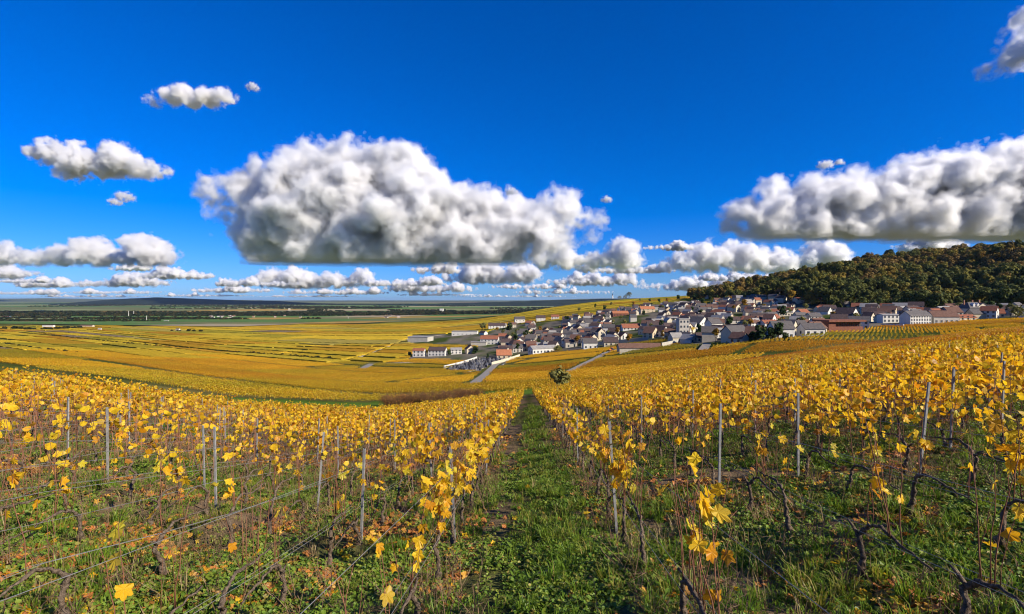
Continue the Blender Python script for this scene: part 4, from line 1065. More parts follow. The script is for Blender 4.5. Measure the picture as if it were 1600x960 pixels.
garden_wall(926, 541, 1012, 533, 2.6, 'long grey garden wall above the strip of vines')
garden_wall(694, 576, 745, 561, 1.8, 'pale wall along the upper side of the graveyard', 'white')
garden_wall(768, 571, 812, 558, 2.0, 'pale wall between graveyard and lane', 'cream')
garden_wall(1245, 524, 1284, 519, 2.0, 'grey wall right of the tall cream house', 'grey')
garden_wall(1378, 511, 1412, 512, 1.8, 'white wall left of the large three-storey block', 'white')

# packed houses that fill the village
hr = random.Random(21); cand = []
for i in range(22000):
    p = hr.uniform(755, 1640); Y = hr.uniform(205, 900); X = (p - 800) / 800 * Y
    cand.append((X, Y))
CA = np.array(cand); ok = in_village(CA[:, 0], CA[:, 1]) & ~in_cem(CA[:, 0], CA[:, 1]) & ~in_forest(CA[:, 0], CA[:, 1] + 8)
CA = CA[ok]; nh = 0; HB = MB(); HM = [W[q] for q in ('white', 'cream', 'stone', 'grey', 'tan')] + [RF[q] for q in ('slate', 'dark', 'brown', 'red', 'grey')]; nst = 0
AREA = lambda p: 'on the left side of the village' if p < 900 else ('in the middle of the village' if p < 1150 else ('on the right side of the village' if p < 1350 else 'below the wood at the right'))
for (X, Y) in CA:
    if nh >= 250 and nst > 260: break
    if (Y > 480 or nh >= 250) and nst > 260: continue
    p = 800 + 800 * X / Y; w = hr.uniform(6.5, 11); d = hr.uniform(5.5, 7.8)
    if not free(X, Y, max(w, d) * .62): continue
    if near_track(np.array([X]), np.array([Y]), 3)[0]: continue
    if any(abs(p - a) < c * .55 + 5 and Y < b_ and Y > b_ * .72 for a, b_, c in PICKS): continue
    PLACED.append((X, Y, max(w, d) * .62))
    turn = float(vn(X * .012, Y * .012, 14)) * .9 - .25 - hr.choice((0, .95, 0, .95, .5)) * 1.1 + hr.gauss(0, .07)
    wall = hr.choices(['white', 'cream', 'stone', 'grey', 'tan'], [2.6, 3, 2.6, 2.4, 2.6])[0]; roof = hr.choices(['slate', 'dark', 'brown', 'red', 'orange', 'grey'], [4.2, 4.6, 2.4, 1.1, .3, 2.2])[0]
    e = hr.uniform(2.8, 5.6); ns = 2 if e > 4.8 else 1; nearb = Y < 420
    lab = f'{wall if wall != "stone" else "stone grey"} house with {dict(slate="slate", dark="dark tiled", brown="brown tiled", red="red tiled", orange="orange tiled", grey="pale sheet")[roof]} roof packed {AREA(p)}'
    if nh >= 250 or (Y > 480 and hr.random() < .62):          # the far houses too many to pick apart
        nst += 1; g = gz(X, Y); rd = e + d / 2 * .8; hw, hd = w / 2, d / 2; cs_, sn_ = math.cos(turn), math.sin(turn)
        def tw(q): return [(X + x * cs_ - y_ * sn_, Y + x * sn_ + y_ * cs_, g + z) for x, y_, z in q]
        HB.add(tw([(-hw, -hd, -4), (hw, -hd, -4), (hw, hd, -4), (-hw, hd, -4), (-hw, -hd, e), (hw, -hd, e), (hw, hd, e), (-hw, hd, e), (-hw, 0, rd), (hw, 0, rd)]), [(0, 1, 5, 4), (2, 3, 7, 6), (1, 2, 6, 9, 5), (3, 0, 4, 8, 7)], hr.choice((0, 1, 1, 2, 3, 4)))
        o_ = .35; hw += o_; hd += o_; ez = e - .8 * o_ + .1
        HB.add(tw([(-hw, -hd, ez), (hw, -hd, ez), (hw, 0, rd + .1), (-hw, 0, rd + .1), (hw, hd, ez), (-hw, hd, ez), (-hw, -hd, ez + .2), (hw, -hd, ez + .2), (hw, 0, rd + .3), (-hw, 0, rd + .3), (hw, hd, ez + .2), (-hw, hd, ez + .2)]),
               [(6, 7, 8, 9), (9, 8, 10, 11), (0, 1, 7, 6), (4, 5, 11, 10), (1, 2, 8, 7), (2, 4, 10, 8), (3, 0, 6, 9), (5, 3, 9, 11)], hr.choice((5, 5, 6, 6, 7, 8, 9)))
        continue
    nh += 1
    house(X, Y, turn, round(w), round(d), round(e, 1), hr.choice((.65, .8, .9)), wall, roof, lab, (('f', 3, ns), ('r', 1, ns), ('l', 1, 1)) if nearb else (('f', 2, ns), ('r', 1, 1)), group=f'{wall} houses with {roof} roofs {AREA(p)}')
tag(mobj('upper_village', HB.mesh('upper_village', HM)), 'mass of small roofs in the far upper part of the village', kind='stuff')
print('houses', nh, nst, round(time.time() - T0, 1))

# lighthouse on the hill with its museum block
def lighthouse():
    x, y = hit(957, 469, 1200); g = gz(x, y); s = y / 800; root = empty('lighthouse', (x, y, g)); b = MB()
    b.tube([(0, 0, -2), (0, 0, 2 * s), (0, 0, 8.5 * s)], [1.9 * s, 1.55 * s, .95 * s], 12); mobj('tower', b.mesh('tower', W['white'], True), root)
    b = MB(); b.tube([(0, 0, 8.5 * s), (0, 0, 9.0 * s)], [1.5 * s, 1.5 * s], 12); mobj('gallery', b.mesh('gallery', W['white']), root)
    b = MB(); b.tube([(0, 0, 9 * s), (0, 0, 10.8 * s)], [.75 * s, .75 * s], 10); lt = mobj('lantern', b.mesh('lantern', M['glass']), root)
    b = MB(); b.tube([(0, 0, 10.8 * s), (0, 0, 12.3 * s)], [1.0 * s, .1], 10); mobj('cap', b.mesh('cap', RF['slate']), lt)
    b = MB(); b.box(-5 * s, 5 * s, -3 * s, 3 * s, -2, 1.4 * s); mobj('plinth', b.mesh('plinth', W['white']), root)
    tag(root, 'white lighthouse tower with dark lantern on the vine hill', 'lighthouse')
    x2, y2 = hit(967, 468.5, 1200); flat_block(x2, y2, 0, 9 * y2 / 800, 10, 4.5 * y2 / 800, 'stone', 'dark low building beside the lighthouse', roofm='dark')
lighthouse()
# buildings of the plain
def plain_block(px, py, w, h, d, wall, roof, label, ymin=300, gable=True):
    x, y = hit(px, py, ymin); s = y / 800
    if gable: return house(x, y, rnd.uniform(-.2, .2), w * s, d * s, h * s * .6, .8 * h / max(d, 1), wall, roof, label, (('f', 3, 1),), chim=0, name='farm_building', cat='building')
    return flat_block(x, y, rnd.uniform(-.1, .1), w * s, d * s, h * s, wall, label)
plain_block(76, 512, 17, 3.5, 4, 'white', 'grey', 'long white warehouse far out at the left of the plain', gable=False)
plain_block(278, 517, 5, 3.5, 4, 'white', 'slate', 'tiny white house beside the hedge in the golden vines')
plain_block(156, 516, 4, 3, 3, 'white', 'grey', 'small white hut left of the far farm')
plain_block(136, 511, 20, 3, 5, 'cream', 'brown', 'low cream farm building among trees on the plain')
plain_block(10, 497, 12, 3, 5, 'white', 'red', 'far red-roofed farm at the left picture edge')
plain_block(260, 503, 7, 2, 3, 'white', 'grey', 'far white shed right of the thin mast')
plain_block(690, 489, 5.5, 6.5, 4, 'white', 'grey', 'white silo block standing on the green plain', gable=False)
plain_block(452, 486, 2.5, 4, 2, 'cream', 'grey', 'far grain silo behind the dark wood', gable=False)
fv = random.Random(8)
for i in range(46):
    p = fv.choice((fv.uniform(312, 372), fv.uniform(325, 500), fv.uniform(600, 625))); q = fv.uniform(492, 498.5)
    x, y = hit(p, q, 1500); house(x, y, fv.uniform(-.6, .6), fv.uniform(10, 17), 8, fv.uniform(4, 7), .8, fv.choice(('white', 'cream', 'white')), fv.choice(('slate', 'brown', 'red')), 'tiny pale house of the far village along the dark wood', (), group='houses of the far village', chim=0)
for (px, py, h, lab) in ((201, 495, 9, 'thin pale mast at the far dark wood'), (229, 503, 9.5, 'thin white mast standing on the green plain'), (209, 494, 8, 'thinner mast right of the pale mast'), (544, 499, 4, 'short white mast before the dark wood')):
    x, y = hit(px, py, 1200); s = y / 800; root = empty('mast', (x, y, gz(x, y))); b = MB(); b.tube([(0, 0, -2), (0, 0, h * s)], [.45 * s, .28 * s], 6); mobj('pole', b.mesh('pole', W['white']), root)
    b = MB(); b.box(-.5 * s, .5 * s, -.3, .3, h * s * .9, h * s * .97); mobj('antenna', b.mesh('antenna', W['grey']), root); tag(root, lab, 'mast')

# graveyard
gx = []; gr = random.Random(4)
STONE = []
for i in range(4):
    b = MB(); w = .9 + .1 * i; b.box(-w / 2, w / 2, -1.0, 1.0, -.3, .35); b.box(-w / 2, w / 2, .75, .98, .35, 1.1 + .25 * i)
    if i == 2: b.box(-.09, .09, .8, .95, 1.6, 2.5); b.box(-.4, .4, .8, .95, 2.0, 2.2)
    STONE.append(b.mesh('tombstone', [mat('granite', (.20, .20, .21), .5, .3, 2), W['stone'], W['grey'], RF['slate']][i]))
gi_ = 0
p0 = np.array(hit(735, 572))
for a in range(-26, 27):
    for c in range(-24, 25):
        q = p0 + np.array((.83, -.55)) * a * 2.1 + np.array((.55, .83)) * c * 3.4 + np.array((gr.uniform(-.3, .3), gr.uniform(-.3, .3)))
        if gi_ < 290 and in_cem(q[0:1], q[1:2])[0] and gr.random() < .82 and not near_track(q[0:1], q[1:2], 1)[0]:
            o = mobj('tombstone', gr.choice(STONE), None, (q[0], q[1], gz(*q)), (0, 0, math.atan2(-.55, .83) + gr.gauss(0, .06)), (1.25, 1, gr.uniform(.6, 1.0))); gi_ += 1
            tag(o, 'grey tombstone in the walled graveyard at the village foot', 'tombstone', 'tombstones of the graveyard')
print('graves', gi_)

# ------------------------------------------------------------------ trees
TK = list(TREES); CROWN = {}
for kx in TK:
    for i in range(4):
        if kx == TK[0]: CROWN[kx, i] = crown_mesh(800 + i, 14, 72, .12, (1, 1, 1.0 + .12 * (i % 3)), M[kx])
        else: CROWN[kx, i] = CROWN[TK[0], i].copy(); CROWN[kx, i].materials[0] = M[kx]
CL = [CROWN[kx, i] for kx in TK for i in range(4)]
def tree_kind(X, Y, r): 
    n = float(fbm(X * .014, Y * .014, 3, 55)) + r.gauss(0, .10) + (min(max((Y - 560) / 300, 0), 1) - .4) * .10
    return 'dark green' if n < .42 else ('olive' if n < .58 else ('golden' if n < .62 else 'brown'))
DCROWN = [crown_mesh(820 + i, 12, 50, .15, (.8, .8, 1.35), M['dark_leaf']) for i in range(2)]
GCROWN = [crown_mesh(830 + i, 11, 42, .15, (.85, .85, 1.25), M['gold_leaf'], hollow=.35) for i in range(2)]
OCROWN = [crown_mesh(840 + i, 14, 60, .10, (1, 1, 1), M['olive_leaf'], hollow=.3) for i in range(2)]
b = MB(); b.tube([(0, 0, -.6), (.02, 0, .3), (0, .03, .9)], [.10, .07, .04], 6)
for t in (0, 1.6, 3.1, 4.6): b.tube([(0, .02, .55 + .05 * t), (.2 * math.cos(t), .2 * math.sin(t), .95), (.42 * math.cos(t), .42 * math.sin(t), 1.25)], [.04, .025, .01], 5)
TRK = b.mesh('trunk', M['bark'], True)
def tree(x, y, h, r, crown, label, group=None, name='tree', cat='tree', sink=0.0):
    root = empty(name, (x, y, gz(x, y) - sink), rnd.uniform(0, 6.28)); mobj('trunk', TRK, root, (0, 0, 0), (0, 0, 0), (h * .45, h * .45, h * .45))
    mobj('crown', crown, root, (0, 0, h - r * .78), (rnd.gauss(0, .05), rnd.gauss(0, .05), rnd.uniform(0, 6.28)), (r, r, r * rnd.uniform(.85, 1.05))); tag(root, label, cat, group); return root
# wood on the hillside
tr = random.Random(31); T = []
for i in range(26000):
    p = tr.uniform(1070, 1680); t = tr.random(); Yb = float(np.interp(p, FBX, FBY)); Y = Yb + t * (1050 - Yb); X = (p - 800) / 800 * Y; T.append((X, Y))
tt = np.array(T); order = []; cell = {}
for (X, Y) in tt:                     # keep them apart
    s = 11; kx, ky = int(X // s), int(Y // s)
    if any((X - a) ** 2 + (Y - b_) ** 2 < s * s for i in (-1, 0, 1) for j in (-1, 0, 1) for (a, b_) in cell.get((kx + i, ky + j), ())): continue
    cell.setdefault((kx, ky), []).append((X, Y)); order.append((X, Y))
O = np.array(order); O = O[in_forest(O[:, 0], O[:, 1])]
front = O[:, 1] - np.interp(800 + 800 * O[:, 0] / O[:, 1], FBX, FBY)
px_ = 800 + 800 * O[:, 0] / O[:, 1]
sel = np.argsort(O[:, 1] + np.where((px_ > 1605), 5000, 0))[:210]
selset = set(sel.tolist())
for k in sel:
    X, Y = O[k]; h = tr.uniform(10, 21); r = tr.uniform(5.5, 11); kd = tree_kind(X, Y, tr)
    where = 'lower edge' if front[k] < 25 else 'slope'; pz = 800 + 800 * X / Y
    over = 'above the little white house' if pz < 1180 else ('above the orange-gold tree' if pz < 1270 else ('above the red-brown building' if pz < 1390 else ('above the three-storey block' if pz < 1500 else 'above the mansion')))
    tree(X, Y, h, r, CROWN[kd, tr.randrange(4)], f'{kd} broadleaf tree on the {where} of the wood {over}', f'{kd} trees of the wood, {where}, {over}', name='forest_tree')
R_ = np.array([O[k] for k in range(len(O)) if k not in selset]); n = len(R_); s = rng.uniform(5.5, 11, n); h = rng.uniform(10, 20, n); kk_ = np.array([TK.index(tree_kind(a, c, tr)) * 4 + tr.randrange(4) for a, c in R_])
scatter('hillside_wood', np.column_stack([R_, ground(R_[:, 0], R_[:, 1]) + h - s * .8]), np.column_stack([rng.normal(0, .08, n), rng.normal(0, .08, n), rng.uniform(0, 6.28, n)]), np.column_stack([s, s, s * rng.uniform(.85, 1.05, n)]), kk_, CL, None, 'autumn wood covering the upper hillside')
print('forest', len(O), round(time.time() - T0, 1))
# trees and shrubs one can pick out
def Tp(px, py, hpx, rpx, crown, label, ymin=150, **kw):
    x, y = hit(px, py, ymin); s = y / 800; return tree(x, y, hpx * s, rpx * s, crown, label, **kw)
Tp(1237, 479, 24, 9, GCROWN[0], 'tall orange-gold tree in front of the dark wood', 380)
Tp(1230, 472, 22, 8, OCROWN[0], 'pale green tree behind the orange-gold tree', 420)
Tp(1163, 486, 16, 8, GCROWN[1], 'golden tree beside the high cream gable', 330)
Tp(1222, 497, 18, 9, DCROWN[0], 'round dark tree among roofs in mid village', 300)
Tp(1200, 496, 12, 9, OCROWN[1], 'olive tree left of the round dark tree', 300)
Tp(1176, 493, 10, 7, OCROWN[0], 'olive tree above the long grey house', 300)
Tp(805, 541, 17, 6, DCROWN[0], 'dark upright tree left of the stone barn', 300)
Tp(823, 531, 14, 5, DCROWN[1], 'dark conifer between red roofs on the left', 300)
Tp(796, 522, 16, 7, DCROWN[0], 'dark tree behind the long white house', 300)
Tp(754, 516, 12, 7, OCROWN[0], 'bushy tree left of the white houses on the rim', 350)
Tp(762, 563, 9, 4, DCROWN[1], 'dark small conifer inside the graveyard corner', 250)
Tp(742, 553, 10, 7, DCROWN[0], 'dark tree next to the cream gabled house', 300)
Tp(640, 557, 6, 5, DCROWN[1], 'dark bush left of the red-roofed white house', 300)
Tp(702, 556, 9, 5, DCROWN[0], 'dark bush between the two white houses', 300)
Tp(871, 549, 8, 8, OCROWN[1], 'round green bush at the foot of the long shed', 300)
Tp(1045, 533, 8, 7, OCROWN[0], 'green bush at the end of the vine strip', 200)
Tp(1037, 527, 10, 6, GCROWN[1], 'yellow shrub beside the tall tan gable', 220)
Tp(968, 467, 8, 4, OCROWN[1], 'small tree on the hill left of the bare tree', 1200)
Tp(976, 467, 10, 5, OCROWN[0], 'tree on the hilltop beside the lighthouse', 1200)
Tp(983, 467, 14, 5, OCROWN[1], 'taller tree on the hilltop by the dark low building', 1200)
Tp(1025, 461.5, 4, 2.5, DCROWN[0], 'lone dark tree on the vine hill skyline', 1000)
for (px, py, h, r, c, lab) in ((1188, 533, 22, 12, 0, 'big dark shrub left of the tall cream house'), (1205, 533, 19, 12, 1, 'dark shrub in the middle of the garden thicket'), (1216, 533, 26, 11, 0, 'tall dark tree in the garden thicket'), (1176, 534, 13, 9, 1, 'low dark shrub right of the cream barn'), (1228, 533, 12, 8, 0, 'low hedge shrub before the tall cream house')):
    Tp(px, py, h, r, DCROWN[c], lab, 180, name='shrub', cat='shrub')
vt_ = random.Random(17)
for (px, py, c) in ((905, 488, 1), (930, 484, 0), (945, 487, 0), (1000, 474, 1), (1015, 472, 0), (1030, 476, 0), (1042, 474, 2), (1060, 470, 0), (1085, 470, 0), (1090, 466, 2), (1075, 468, 1), (1098, 478, 0), (1110, 475, 0), (1120, 472, 0), (1135, 474, 1), (990, 478, 2), (885, 505, 0), (955, 478, 1), (1340, 476, 2), (1305, 474, 0), (1330, 480, 1), (1360, 487, 2), (1390, 484, 1), (1420, 488, 0), (1545, 492, 0), (1560, 488, 1), (1500, 490, 1), (1590, 500, 1)):
    x, y = hit(px, py, 200); s = y / 800; tree(x, y, vt_.uniform(7, 11), vt_.uniform(3, 5), (DCROWN[0], OCROWN[1], GCROWN[1])[c], f'{("dark green", "olive green", "golden")[c]} garden tree among the upper houses', f'{("dark green", "olive green", "golden")[c]} garden trees', name='garden_tree')
for i in range(900):
    p = vt_.uniform(770, 1640); Y = vt_.uniform(215, 850); X = (p - 800) / 800 * Y
    if vt_.random() < .5 and in_village(np.array([X]), np.array([Y]))[0] and not in_cem(np.array([X]), np.array([Y]))[0] and free(X, Y, 1.5):
        if len([q for q in PLACED if q[2] == 2.5]) > 90: break
        c = vt_.choice((0, 0, 1, 1, 2)); PLACED.append((X, Y, 2.5)); zone = 'left part' if p < 960 else ('middle' if p < 1180 else 'right part')
        tree(X, Y, vt_.uniform(4.5, 9), vt_.uniform(2.2, 3.8), (DCROWN[vt_.randrange(2)], OCROWN[vt_.randrange(2)], GCROWN[vt_.randrange(2)])[c], f'small {("dark green", "olive green", "golden")[c]} tree between houses in the {zone} of the village', f'small {("dark green", "olive green", "golden")[c]} trees, {zone} of the village', name='garden_tree')
# the shrub and the brown brush at the lower end of the near vineyard
x, y = 7.4, 79.0
o = tree(x, y, 4.0, 2.5, OCROWN[0], 'rounded olive shrub at the lower end of the grass alley', name='shrub', cat='shrub')
def brush(x, y, r, h, label, seed):
    q = random.Random(seed); root = empty('brush', (x, y, gz(x, y))); b = MB()
    for i in range(260):
        a = q.uniform(0, 6.28); d0 = q.random() ** .5 * r * .6; t = q.uniform(.2, 1.1); p = Vector((d0 * math.cos(a), d0 * math.sin(a) * .6, -.1)); e = p + Vector((math.cos(a) * t * r * .5, math.sin(a) * t * r * .35, h * q.uniform(.5, 1.05)))
        b.tube([p, p.lerp(e, .5) + Vector((q.gauss(0, .1), q.gauss(0, .1), .1)), e], [.03, .02, .008], 3, 0, False)
        for k in range(4):
            s = p.lerp(e, q.uniform(.45, .95)); b.tube([s, s + Vector((q.gauss(0, .3), q.gauss(0, .3), q.uniform(.1, .5)))], [.015, .006], 3, 0, False)
    mobj('twigs', b.mesh('twigs', M['brown_twig']), root); bl = MB()
    for i in range(700):
        a = q.uniform(0, 6.28); d0 = q.random() ** .5 * r; add_leaf(bl, (d0 * math.cos(a), d0 * math.sin(a) * .6, h * q.uniform(.15, .95) * (1 - .4 * (d0 / r) ** 2)), .14, q, False, q.uniform(.02, .3))
    tag(mobj('leaves', bl.mesh('leaves', M['dry_leaf']), root), kind='stuff'); tag(root, label, 'shrub')
for i, (px, Yq, r) in enumerate(((622, 88, 3.4), (650, 90, 3.4), (680, 88, 3.6), (708, 92, 3.4), (733, 94, 3.0))):
    brush((px - 800) / 800 * Yq, Yq, r, 2.2, ('leftmost', 'second', 'middle', 'fourth', 'rightmost')[i] + ' of five brown leafless bushes below the near vines', 60 + i)
# small orange tractor with a dark trailer on the farm track
def tractor(px, py):
    x, y = hit(px, py); root = empty('tractor', (x, y, gz(x, y) + .15), math.radians(25)); mo = mat('orange_paint', (.70, .20, .06), .5, .1, 3)
    b = MB(); b.box(-1.6, .2, -.45, .45, .7, 1.4); b.box(-.1, 1.2, -.7, .7, .8, 1.2); mobj('body', b.mesh('body', mo), root)
    b = MB(); b.box(-.05, 1.15, -.65, .65, 1.2, 2.4); ca = mobj('cab', b.mesh('cab', M['glass']), root); b = MB(); b.box(-.15, 1.25, -.75, .75, 2.4, 2.55); mobj('roof', b.mesh('roof', mo), ca)
    for (wx, wy, r) in ((-1.2, .6, .5), (-1.2, -.6, .5), (.7, .8, .8), (.7, -.8, .8)):
        b = MB(); b.tube([(0, -.16, 0), (0, .16, 0)], [r, r], 14); mobj('wheel', b.mesh('wheel', RF['dark']), root, (wx, wy, r))
    tag(root, 'small orange tractor standing on the farm track by the long shed', 'tractor')
tractor(955, 550)
#PART4
# ------------------------------------------------------------------ clouds: bodies of scattering vapour, base about 700 m up
def cloud_mat(den):
    m = bpy.data.materials.new('cloud_vapour'); m.use_nodes = True; n = m.node_tree.nodes; n.clear(); o = n.new('ShaderNodeOutputMaterial')
    v = n.new('ShaderNodeVolumePrincipled'); v.inputs['Color'].default_value = (.993, .99, .986, 1); v.inputs['Density'].default_value = den; v.inputs['Anisotropy'].default_value = .25
    m.node_tree.links.new(v.outputs[0], o.inputs[1]); return m
def cloud(label, blobs, base_py, Y, res, seed, fine=5.0, amp=.75, dk=40., thick=1.0, flat=.28, veil=((.36, .12), (.46, .35), (.56, 1.0))):
    """blobs: (column, row, radius) circles in the cloud's own vertical plane, given depth by further blobs before and behind"""
    r = random.Random(seed); pts = []; rad = []; s = Y / F
    x0 = min(b[0] - b[2] for b in blobs); x1 = max(b[0] + b[2] for b in blobs); y0 = min(b[1] - b[2] for b in blobs)
    Wd = (x1 - x0) * s; Ht = (base_py - y0) * s; D = 0; mr_ = max(b[2] for b in blobs) * s
    for (bx, by, br) in blobs:
        lowb = by > base_py - br * 1.9
        for k in range(5 if lowb else 3):
            R = br * s * (1, .8, .8, .62, .62)[k]; yy = (0, -1, 1, -2.1, 2.1)[k] * R * r.uniform(.6, 1.2) * thick
            pts.append(((bx - x0) * s + (k > 0) * r.gauss(0, .2) * R, yy, max(R * .3, (base_py - by) * s - (k > 0) * R * .15))); rad.append(R); D = max(D, abs(yy) + R)
    mg = mr_ * .5; lo = (-mg, -D - mg * .6, -Ht * .12); hi = (Wd + mg, D + mg * .6, Ht + mg * .8); vx = (hi[0] - lo[0]) / res
    cell = mr_ * .22; nx, ny, nz = [max(4, int((hi[q] - lo[q]) / cell) + 2) for q in range(3)]
    gx_, gy_, gz_ = np.meshgrid(*[np.arange(n_) * cell + lo[q] for q, n_ in enumerate((nx, ny, nz))], indexing='ij')
    kk = mr_ * .20; acc = np.zeros(gx_.shape)
    for (qx, qy, qz), R in zip(pts, rad): acc += np.exp(np.clip((R - np.sqrt((gx_ - qx) ** 2 + (gy_ - qy) ** 2 + (gz_ - qz) ** 2)) / kk, -30, 30))
    fld = kk * np.log(acc + 1e-12) - kk * 1.05
    gp = np.stack([gx_, gy_, gz_], -1).transpose(2, 1, 0, 3).reshape(-1, 3)           # x fastest
    me = bpy.data.meshes.new('cloud'); me.vertices.add(len(gp)); me.vertices.foreach_set('co', gp.astype('f').ravel())
    a = me.attributes.new('fld', 'FLOAT', 'POINT'); a.data.foreach_set('value', fld.transpose(2, 1, 0).astype('f').ravel())
    o = mobj('cloud', me, None, ((x0 - 800) * s, Y, CZ + (HY - base_py) * s))
    ng = bpy.data.node_groups.new('cloud', 'GeometryNodeTree'); ng.interface.new_socket('Geometry', in_out='INPUT', socket_type='NodeSocketGeometry'); ng.interface.new_socket('Geometry', in_out='OUTPUT', socket_type='NodeSocketGeometry')
    N = ng.nodes; L = ng.links.new; gi = N.new('NodeGroupInput'); go = N.new('NodeGroupOutput'); vc = N.new('GeometryNodeVolumeCube')
    vc.inputs['Min'].default_value = lo; vc.inputs['Max'].default_value = hi
    for nm, q in (('Resolution X', 0), ('Resolution Y', 1), ('Resolution Z', 2)): vc.inputs[nm].default_value = max(10, int((hi[q] - lo[q]) / (vx * (1.5 if q == 1 else 1))))
    pos = N.new('GeometryNodeInputPosition'); sh = N.new('ShaderNodeVectorMath'); sh.operation = 'ADD'; sh.inputs[1].default_value = (seed * 371.3 * s, seed * 97.7 * s, 0); L(pos.outputs[0], sh.inputs[0])
    def noise(sc_, det):
        n = N.new('ShaderNodeTexNoise'); n.inputs['Scale'].default_value = sc_; n.inputs['Detail'].default_value = det; n.inputs['Roughness'].default_value = .65; L(sh.outputs[0], n.inputs['Vector']); return n.outputs['Fac']
    def ma(op, a, b=None, c=None):
        m = N.new('ShaderNodeMath'); m.operation = op
        for k, x in enumerate((a, b, c)):
            if x is None: continue
            if hasattr(x, 'links'): L(x, m.inputs[k])
            else: m.inputs[k].default_value = x
        return m.outputs[0]
    sp0 = N.new('ShaderNodeSeparateXYZ'); L(pos.outputs[0], sp0.inputs[0])
    na = N.new('GeometryNodeInputNamedAttribute'); na.data_type = 'FLOAT'; na.inputs[0].default_value = 'fld'
    g_ = [ma('MULTIPLY', ma('SUBTRACT', sp0.outputs[q], lo[q]), 1 / cell) for q in range(3)]
    fl_ = [ma('FLOOR', g) for g in g_]; fr_ = [ma('SUBTRACT', g, f) for g, f in zip(g_, fl_)]
    idx0 = ma('ADD', fl_[0], ma('MULTIPLY', ma('ADD', fl_[1], ma('MULTIPLY', fl_[2], float(ny))), float(nx)))
    def samp(off):
        si = N.new('GeometryNodeSampleIndex'); si.data_type = 'FLOAT'; si.clamp = True; L(gi.outputs[0], si.inputs[0]); L(na.outputs[0], si.inputs[1]); L(ma('ADD', idx0, float(off)), si.inputs['Index']); return si.outputs[0]
    def lerp_(a_, b_, t): return ma('MULTIPLY_ADD', ma('SUBTRACT', b_, a_), t, a_)
    cz_ = []
    for dz in (0, 1):
        cy_ = [lerp_(samp(dy * nx + dz * nx * ny), samp(1 + dy * nx + dz * nx * ny), fr_[0]) for dy in (0, 1)]
        cz_.append(lerp_(cy_[0], cy_[1], fr_[1]))
    sdf = lerp_(cz_[0], cz_[1], fr_[2])
    A = mr_ * amp * 3.2
    tot = ma('ADD', sdf, ma('MULTIPLY_ADD', noise(fine * 1.3 / (mr_ * 4.2), 8), A, -A * .52 - mr_ * .10))
    sp = N.new('ShaderNodeSeparateXYZ'); L(pos.outputs[0], sp.inputs[0])
    tot = ma('MINIMUM', tot, ma('MULTIPLY_ADD', noise(fine * .8 / (mr_ * 4.2), 5), mr_ * .14, ma('SUBTRACT', sp.outputs[2], mr_ * .03)))
    mr = N.new('ShaderNodeMapRange'); L(tot, mr.inputs[0]); mr.inputs[1].default_value = -mr_ * .45; mr.inputs[2].default_value = mr_ * .45
    L(mr.outputs[0], vc.inputs['Density'])
    jn = N.new('GeometryNodeJoinGeometry')
    for thr, dn in veil:           # thin outer veil to dense heart
        vm = N.new('GeometryNodeVolumeToMesh'); vm.resolution_mode = 'GRID'; vm.inputs['Threshold'].default_value = thr; L(vc.outputs[0], vm.inputs[0])
        sm = N.new('GeometryNodeSetMaterial'); sm.inputs['Material'].default_value = cloud_mat(dk * dn / (mr_ * 4.2)); L(vm.outputs[0], sm.inputs[0]); L(sm.outputs[0], jn.inputs[0])
    L(jn.outputs[0], go.inputs[0])
    md = o.modifiers.new('cloud', 'NODES'); md.node_group = ng
    dg = bpy.context.evaluated_depsgraph_get(); m2 = bpy.data.meshes.new_from_object(o.evaluated_get(dg)); o.modifiers.clear(); o.data = m2
    m2.polygons.foreach_set('use_smooth', np.ones(len(m2.polygons), bool))
    tag(o, label, 'cloud'); return o
def row(x0, x1, y, r, n, seed, jy=4, jr=.35):
    q = random.Random(seed); return [(x0 + (x1 - x0) * (i + .5) / n, y + q.uniform(-jy, jy), r * q.uniform(1 - jr, 1 + jr) * (.6 + .4 * math.sin(math.pi * (i + .5) / n))) for i in range(n)]
tc = time.time()
cloud('big white cumulus with a dark flat base in mid sky',
      [(320, 302, 16), (350, 298, 24), (390, 295, 32), (425, 290, 42), (385, 330, 32), (440, 335, 45), (470, 265, 44), (520, 262, 46), (490, 330, 55), (550, 330, 60), (575, 262, 46), (618, 258, 42), (650, 285, 42),
       (620, 340, 55), (670, 320, 48), (710, 330, 38), (755, 325, 34), (720, 360, 40), (795, 330, 30), (835, 335, 28), (875, 325, 26), (780, 362, 32), (840, 360, 26), (905, 338, 20), (938, 342, 11), (600, 380, 34), (680, 384, 30), (520, 380, 28), (450, 376, 26), (640, 300, 50), (530, 300, 50), (570, 388, 30), (645, 388, 28), (745, 382, 26), (800, 374, 22), (860, 362, 18), (400, 355, 20)] + [(400 + 29 * i, 396 - .10 * max(0, 400 + 29 * i - 640), 25 if 2 < i < 14 else 17) for i in range(17)] + [(405 + 34 * i, 372, 30) for i in range(12)],
      404, 8900, 300, 3, amp=.66, flat=.12)
cloud('long grey-bellied cloud with white top above the wooded hill',
      [(1150, 325, 16), (1175, 322, 22), (1210, 318, 28), (1250, 315, 34), (1290, 310, 36), (1230, 345, 26), (1330, 310, 38), (1300, 345, 32), (1380, 305, 42), (1370, 345, 34), (1430, 285, 46), (1480, 280, 48), (1440, 335, 42), (1530, 275, 50), (1500, 330, 44), (1580, 260, 52), (1570, 320, 50), (1640, 270, 60), (1640, 320, 55), (1700, 290, 55), (1760, 310, 40)] + [(1165 + 32 * i, 354, 18 + min(10, 3 * i)) for i in range(19)],
      366, 5600, 290, 7, amp=.68, flat=.12)
